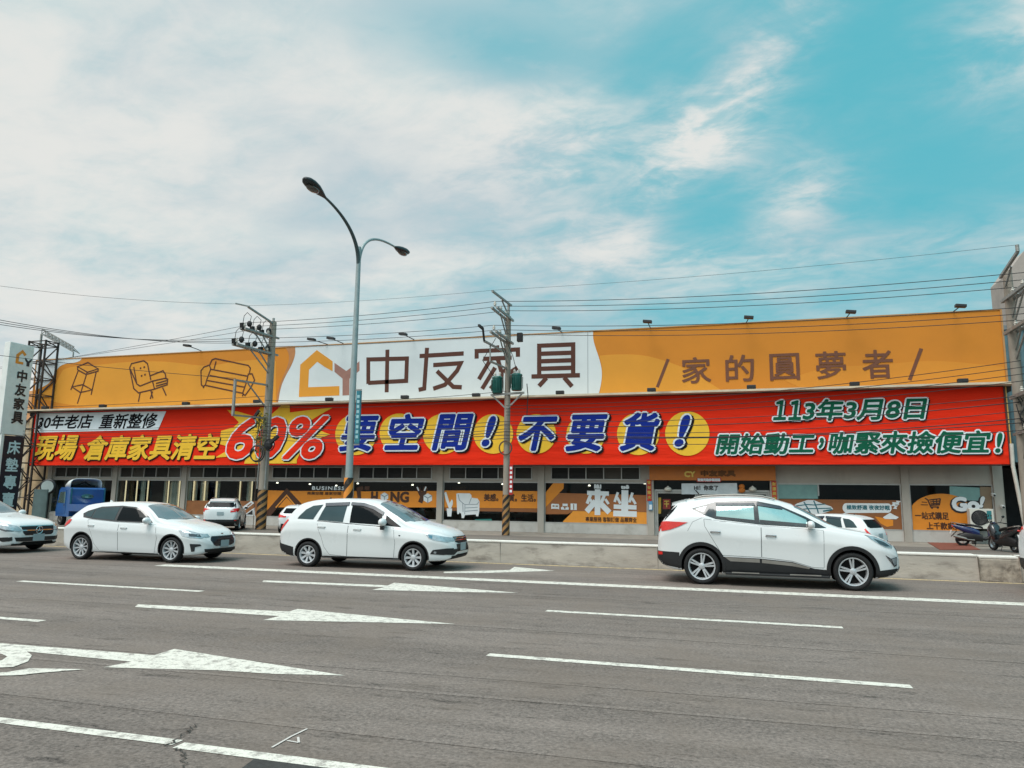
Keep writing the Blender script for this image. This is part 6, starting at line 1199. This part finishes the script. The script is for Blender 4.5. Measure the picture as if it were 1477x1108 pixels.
def vtext(s, y0, y1, z0, z1, X, mat, parent, bold=.02):
    h = (z1-z0)/len(s)
    for k, ch in enumerate(s):
        vs, fs = text_mesh(ch, 0); xs = [v[0] for v in vs]; ys = [v[1] for v in vs]; cx_, cz = (min(xs)+max(xs))/2, (min(ys)+max(ys))/2; k_ = min((y1-y0)/(max(xs)-min(xs)), h*.82/(max(ys)-min(ys)))
        ym, zm_ = (y0+y1)/2, z1-h*(k+.5); V_ = []; F_ = []; n = 8
        for i in range(n):
            a = 2*math.pi*i/n; b0 = len(V_); V_ += [(X+.0006*i, ym+(x-cx_)*k_+bold*math.cos(a), zm_+(z-cz)*k_+bold*math.sin(a)) for x, z in vs]; F_ += [tuple(b0+q for q in f) for f in fs]
        MB().add(V_, F_).build('lettering', mat, parent)
vtext('中友家具', ya+.45, yb-.12, zb_+.55, zt-1.35, PX+.012, M('sign_ink', (40, 38, 40), .5), py_, .025)
vtext('床墊專賣', ya+.50, yb-.22, .75, zb_-.2, PX+.032, M('sign_pale', (196, 220, 224), .5), py_, .02)
def yz(poly): return [(PX+.012, ya+(yb-ya)*u, zt-1.25+1.0*v) for u, v in poly]
mb = MB(); mb.prism(yz([(.28, .15), (.28, .62), (.52, .95), (.70, .72), (.62, .62), (.52, .76), (.40, .58), (.40, .28), (.60, .28), (.60, .15)]), (0, 0, 0), (-.01, 0, 0)); mb.build('house_logo', M('logo_orange', (226, 140, 40), .5), py_)
mb = MB(); mb.prism(yz([(.66, .55), (.80, .38), (.94, .55), (.94, .42), (.86, .30), (.86, .10), (.74, .10), (.74, .30), (.66, .42)]), (0, 0, 0), (-.01, 0, 0)); mb.build('house_logo', M('sign_ink', (40, 38, 40), .5), py_)
# lattice tower and boom
m_lat = M('lattice_steel', (60, 52, 48), .7, metal=.3, var=.2, vs=4)
tx0, tx1 = at(44, 600, Y=34.2).x, at(70, 600, Y=34.2).x; tx0 += .1; ty0, ty1 = 33.5, 34.35; th = 10.6
tw_ = thing('lattice_tower', ((tx0+tx1)/2, 33.9, 0), 'dark steel lattice tower beside the left end of the billboard', 'lattice tower')
mb = MB()
for x in (tx0, tx1):
    for y in (ty0, ty1): mb.bar((x, y, 0), (x, y, th), .09)
mb.build('leg', m_lat, tw_); mb = MB(); z = .3; i = 0
while z < th-.2:
    z2 = min(z+1.0, th-.05)
    for (xa_, ya_, xb_, yb2) in ((tx0, ty0, tx1, ty0), (tx1, ty0, tx1, ty1), (tx0, ty1, tx1, ty1), (tx0, ty0, tx0, ty1)):
        p, q = ((xa_, ya_), (xb_, yb2)) if i % 2 else ((xb_, yb2), (xa_, ya_)); mb.bar((*p, z), (*q, z2), .05); mb.bar((xa_, ya_, z2), (xb_, yb2, z2), .05)
    z = z2; i += 1
mb.build('bracing', m_lat, tw_)
cb = MB(); cb.box(tx0-.1, tx0+.5, ty0-.12, ty0-.02, 2.0, 5.8); cb.build('cable_bundle', M('dark_banner', (46, 42, 44), .8, var=.3, vs=3), tw_)
a, b = at(60, 482, Y=36.5), at(106, 508, Y=36.5); bo = MB(); up = Vector((0, 0, .35)); dn = Vector((0, .45, 0))
for o_ in (Vector((0, 0, 0)), up, dn): bo.bar(a+o_, b+o_, .05)
for i in range(9):
    p, q = a.lerp(b, i/9), a.lerp(b, (i+1)/9); bo.bar(p, q+up, .035); bo.bar(p+up, q+dn, .035); bo.bar(p, p+up, .035); bo.bar(p, p+dn, .035)
bo.bar(b, Vector((b.x, b.y, 9.2)), .06).bar(a, Vector((a.x, a.y, 0)), .1)
tag(bo.build('lattice_boom', m_galv), 'light steel lattice boom sloping down behind the left end of the billboard', 'lattice boom')
# round sign, sheet metal gate, neighbours
q = at(69, 702, Y=33.6); rs_ = thing('round_sign', (q.x, q.y, 0), 'small round grey sign on a dark post beside the blue truck', 'sign'); MB().lathe([(0, .05), (.36, .05), (.44, 0), (.44, -.08), (0, -.08)], q, (.4, -1, 0), 28).build('disc', m_trim, rs_, smooth=True); MB().lathe([(0, .056), (.34, .056), (.34, .03)], q, (.4, -1, 0), 28).build('face', M('sign_grey', (168, 178, 176), .4), rs_); MB().bar((q.x, q.y+.1, 0), (q.x, q.y+.1, q.z-.3), .1).build('post', m_trim, rs_)
a, b = at(46, 735, Y=32.6), at(66, 735, Y=32.6); tag(MB().box(a.x, b.x, 32.6, 32.66, 0, at(55, 706, Y=32.6).z).build('metal_gate', M('gate_teal', (92, 112, 112), .5, metal=.3, var=.12, vs=2), bevel=.01), 'grey green sheet metal gate between the lattice tower and the blue truck', 'gate')
ln_ = thing('neighbour_building', (-52, 40, 0), 'beige building with a salmon orange upper sign wall beyond the pylon sign', 'building')
MB().box(-70, -41.6, 38.0, 52, 0, 6.3).build('wall', M('neighbour_beige', (190, 172, 146), .8, var=.08, dirt=((140, 126, 106), .5, .8)), ln_); MB().box(-70, -42.2, 37.8, 38.3, 6.31, 8.3).build('sign_wall', M('salmon', (214, 154, 104), .6), ln_); MB().box(-70.2, -41.4, 38.31, 52.2, 6.31, 6.6).build('roof', m_roof, ln_)
for x in (-66, -60, -54, -48): f = MB().box(x, x+3, 37.9, 37.99, 1.2, 3.2).build('window', m_alu, ln_); MB().box(x+.1, x+2.9, 37.88, 37.895, 1.3, 3.1).build('pane', g_dark, f)
tb = MB(); tb.box(-41.4, -39.9, 34.6, 34.8, 3.3, 6.1, 0)
# right side
rb_ = thing('apartment_building', (20, 46, 0), 'grey rendered apartment building rising behind the pole at the right edge', 'building')
gx = at(1453, 420, Y=44).x; zt1 = at(1453, 397, Y=44).z; zt2 = at(1477, 362, Y=44).z; gx2 = at(1477, 362, Y=44).x
mb = MB(); mb.prism([(gx, 44, 0), (gx, 44, zt1), (gx2, 44, zt2), (gx2+14, 44, zt2), (gx2+14, 44, 0)], (0, 0, 0), (0, 2.5, 0)); mb.build('wall', M('render_grey', (166, 156, 148), .85, var=.06, dirt=((130, 122, 114), .5, .7)), rb_)
for z in (9.8, 12.4):
    for x in (gx+3, gx+7): f = MB().box(x, x+1.8, 43.93, 43.99, z, z+1.5).build('window', m_alu, rb_); MB().box(x+.08, x+1.72, 43.915, 43.925, z+.08, z+1.42).build('pane', g_dark, f)
sh = thing('metal_shed', (14, 37, 0), 'teal grey corrugated metal shed right of the shop, with a dark open passage below', 'shed')
mb = MB(); x = 11.0; mt_ = M('shed_teal', (88, 116, 124), .5, metal=.2, var=.1); zs_ = at(1460, 476, Y=37.0).z
while x < 26: mb.prism([(x, 37.0, 3.4), (x+.1, 36.94, 3.4), (x+.2, 36.94, 3.4), (x+.3, 37.0, 3.4), (x+.3, 37.1, 3.4), (x, 37.1, 3.4)], (0, 0, 0), (0, 0, zs_-3.4)); x += .3
mb.build('cladding', mt_, sh); MB().box(10.9, 26, 36.9, 50, zs_+.01, zs_+.2).build('roof', m_roof, sh)
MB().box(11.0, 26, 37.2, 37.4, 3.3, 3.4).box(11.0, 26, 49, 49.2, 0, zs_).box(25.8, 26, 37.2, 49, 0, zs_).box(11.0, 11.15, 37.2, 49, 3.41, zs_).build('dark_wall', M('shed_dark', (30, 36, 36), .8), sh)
MB().box(11.0, 26, 37.2, 49, 3.42, 3.55).build('passage_ceiling', m_dark, sh); MB().box(12.4, 12.7, 37.0, 37.3, 0, 3.3).build('post', m_galv, sh); MB().box(11.1, 26, 40.5, 40.6, 0, 3.3).build('passage_shade', m_dark, sh)  # near-black ceiling and back sheet stand for shade in the open passage
for k, (px, py, lab) in enumerate([(1431, 713, 'small white security camera at the top of the right shop pillar'), (1444, 730, 'small grey alarm box on the right shop pillar below the camera')]):
    q = at(px, py, Y=YW-.12); t = tag(MB().bar(q+Vector((0, -.28, -.05)), q+Vector((0, -.02, 0)), .12).build('security_camera' if k == 0 else 'alarm_box', M('cam_white', (190, 190, 186), .4), bevel=.02), lab, 'camera' if k == 0 else 'wall box')
    MB().lathe([(.045, 0), (.04, .02), (0, .02)], q+Vector((0, -.28, -.05)), (0, -1, 0), 12).build('lens', m_trim, t)
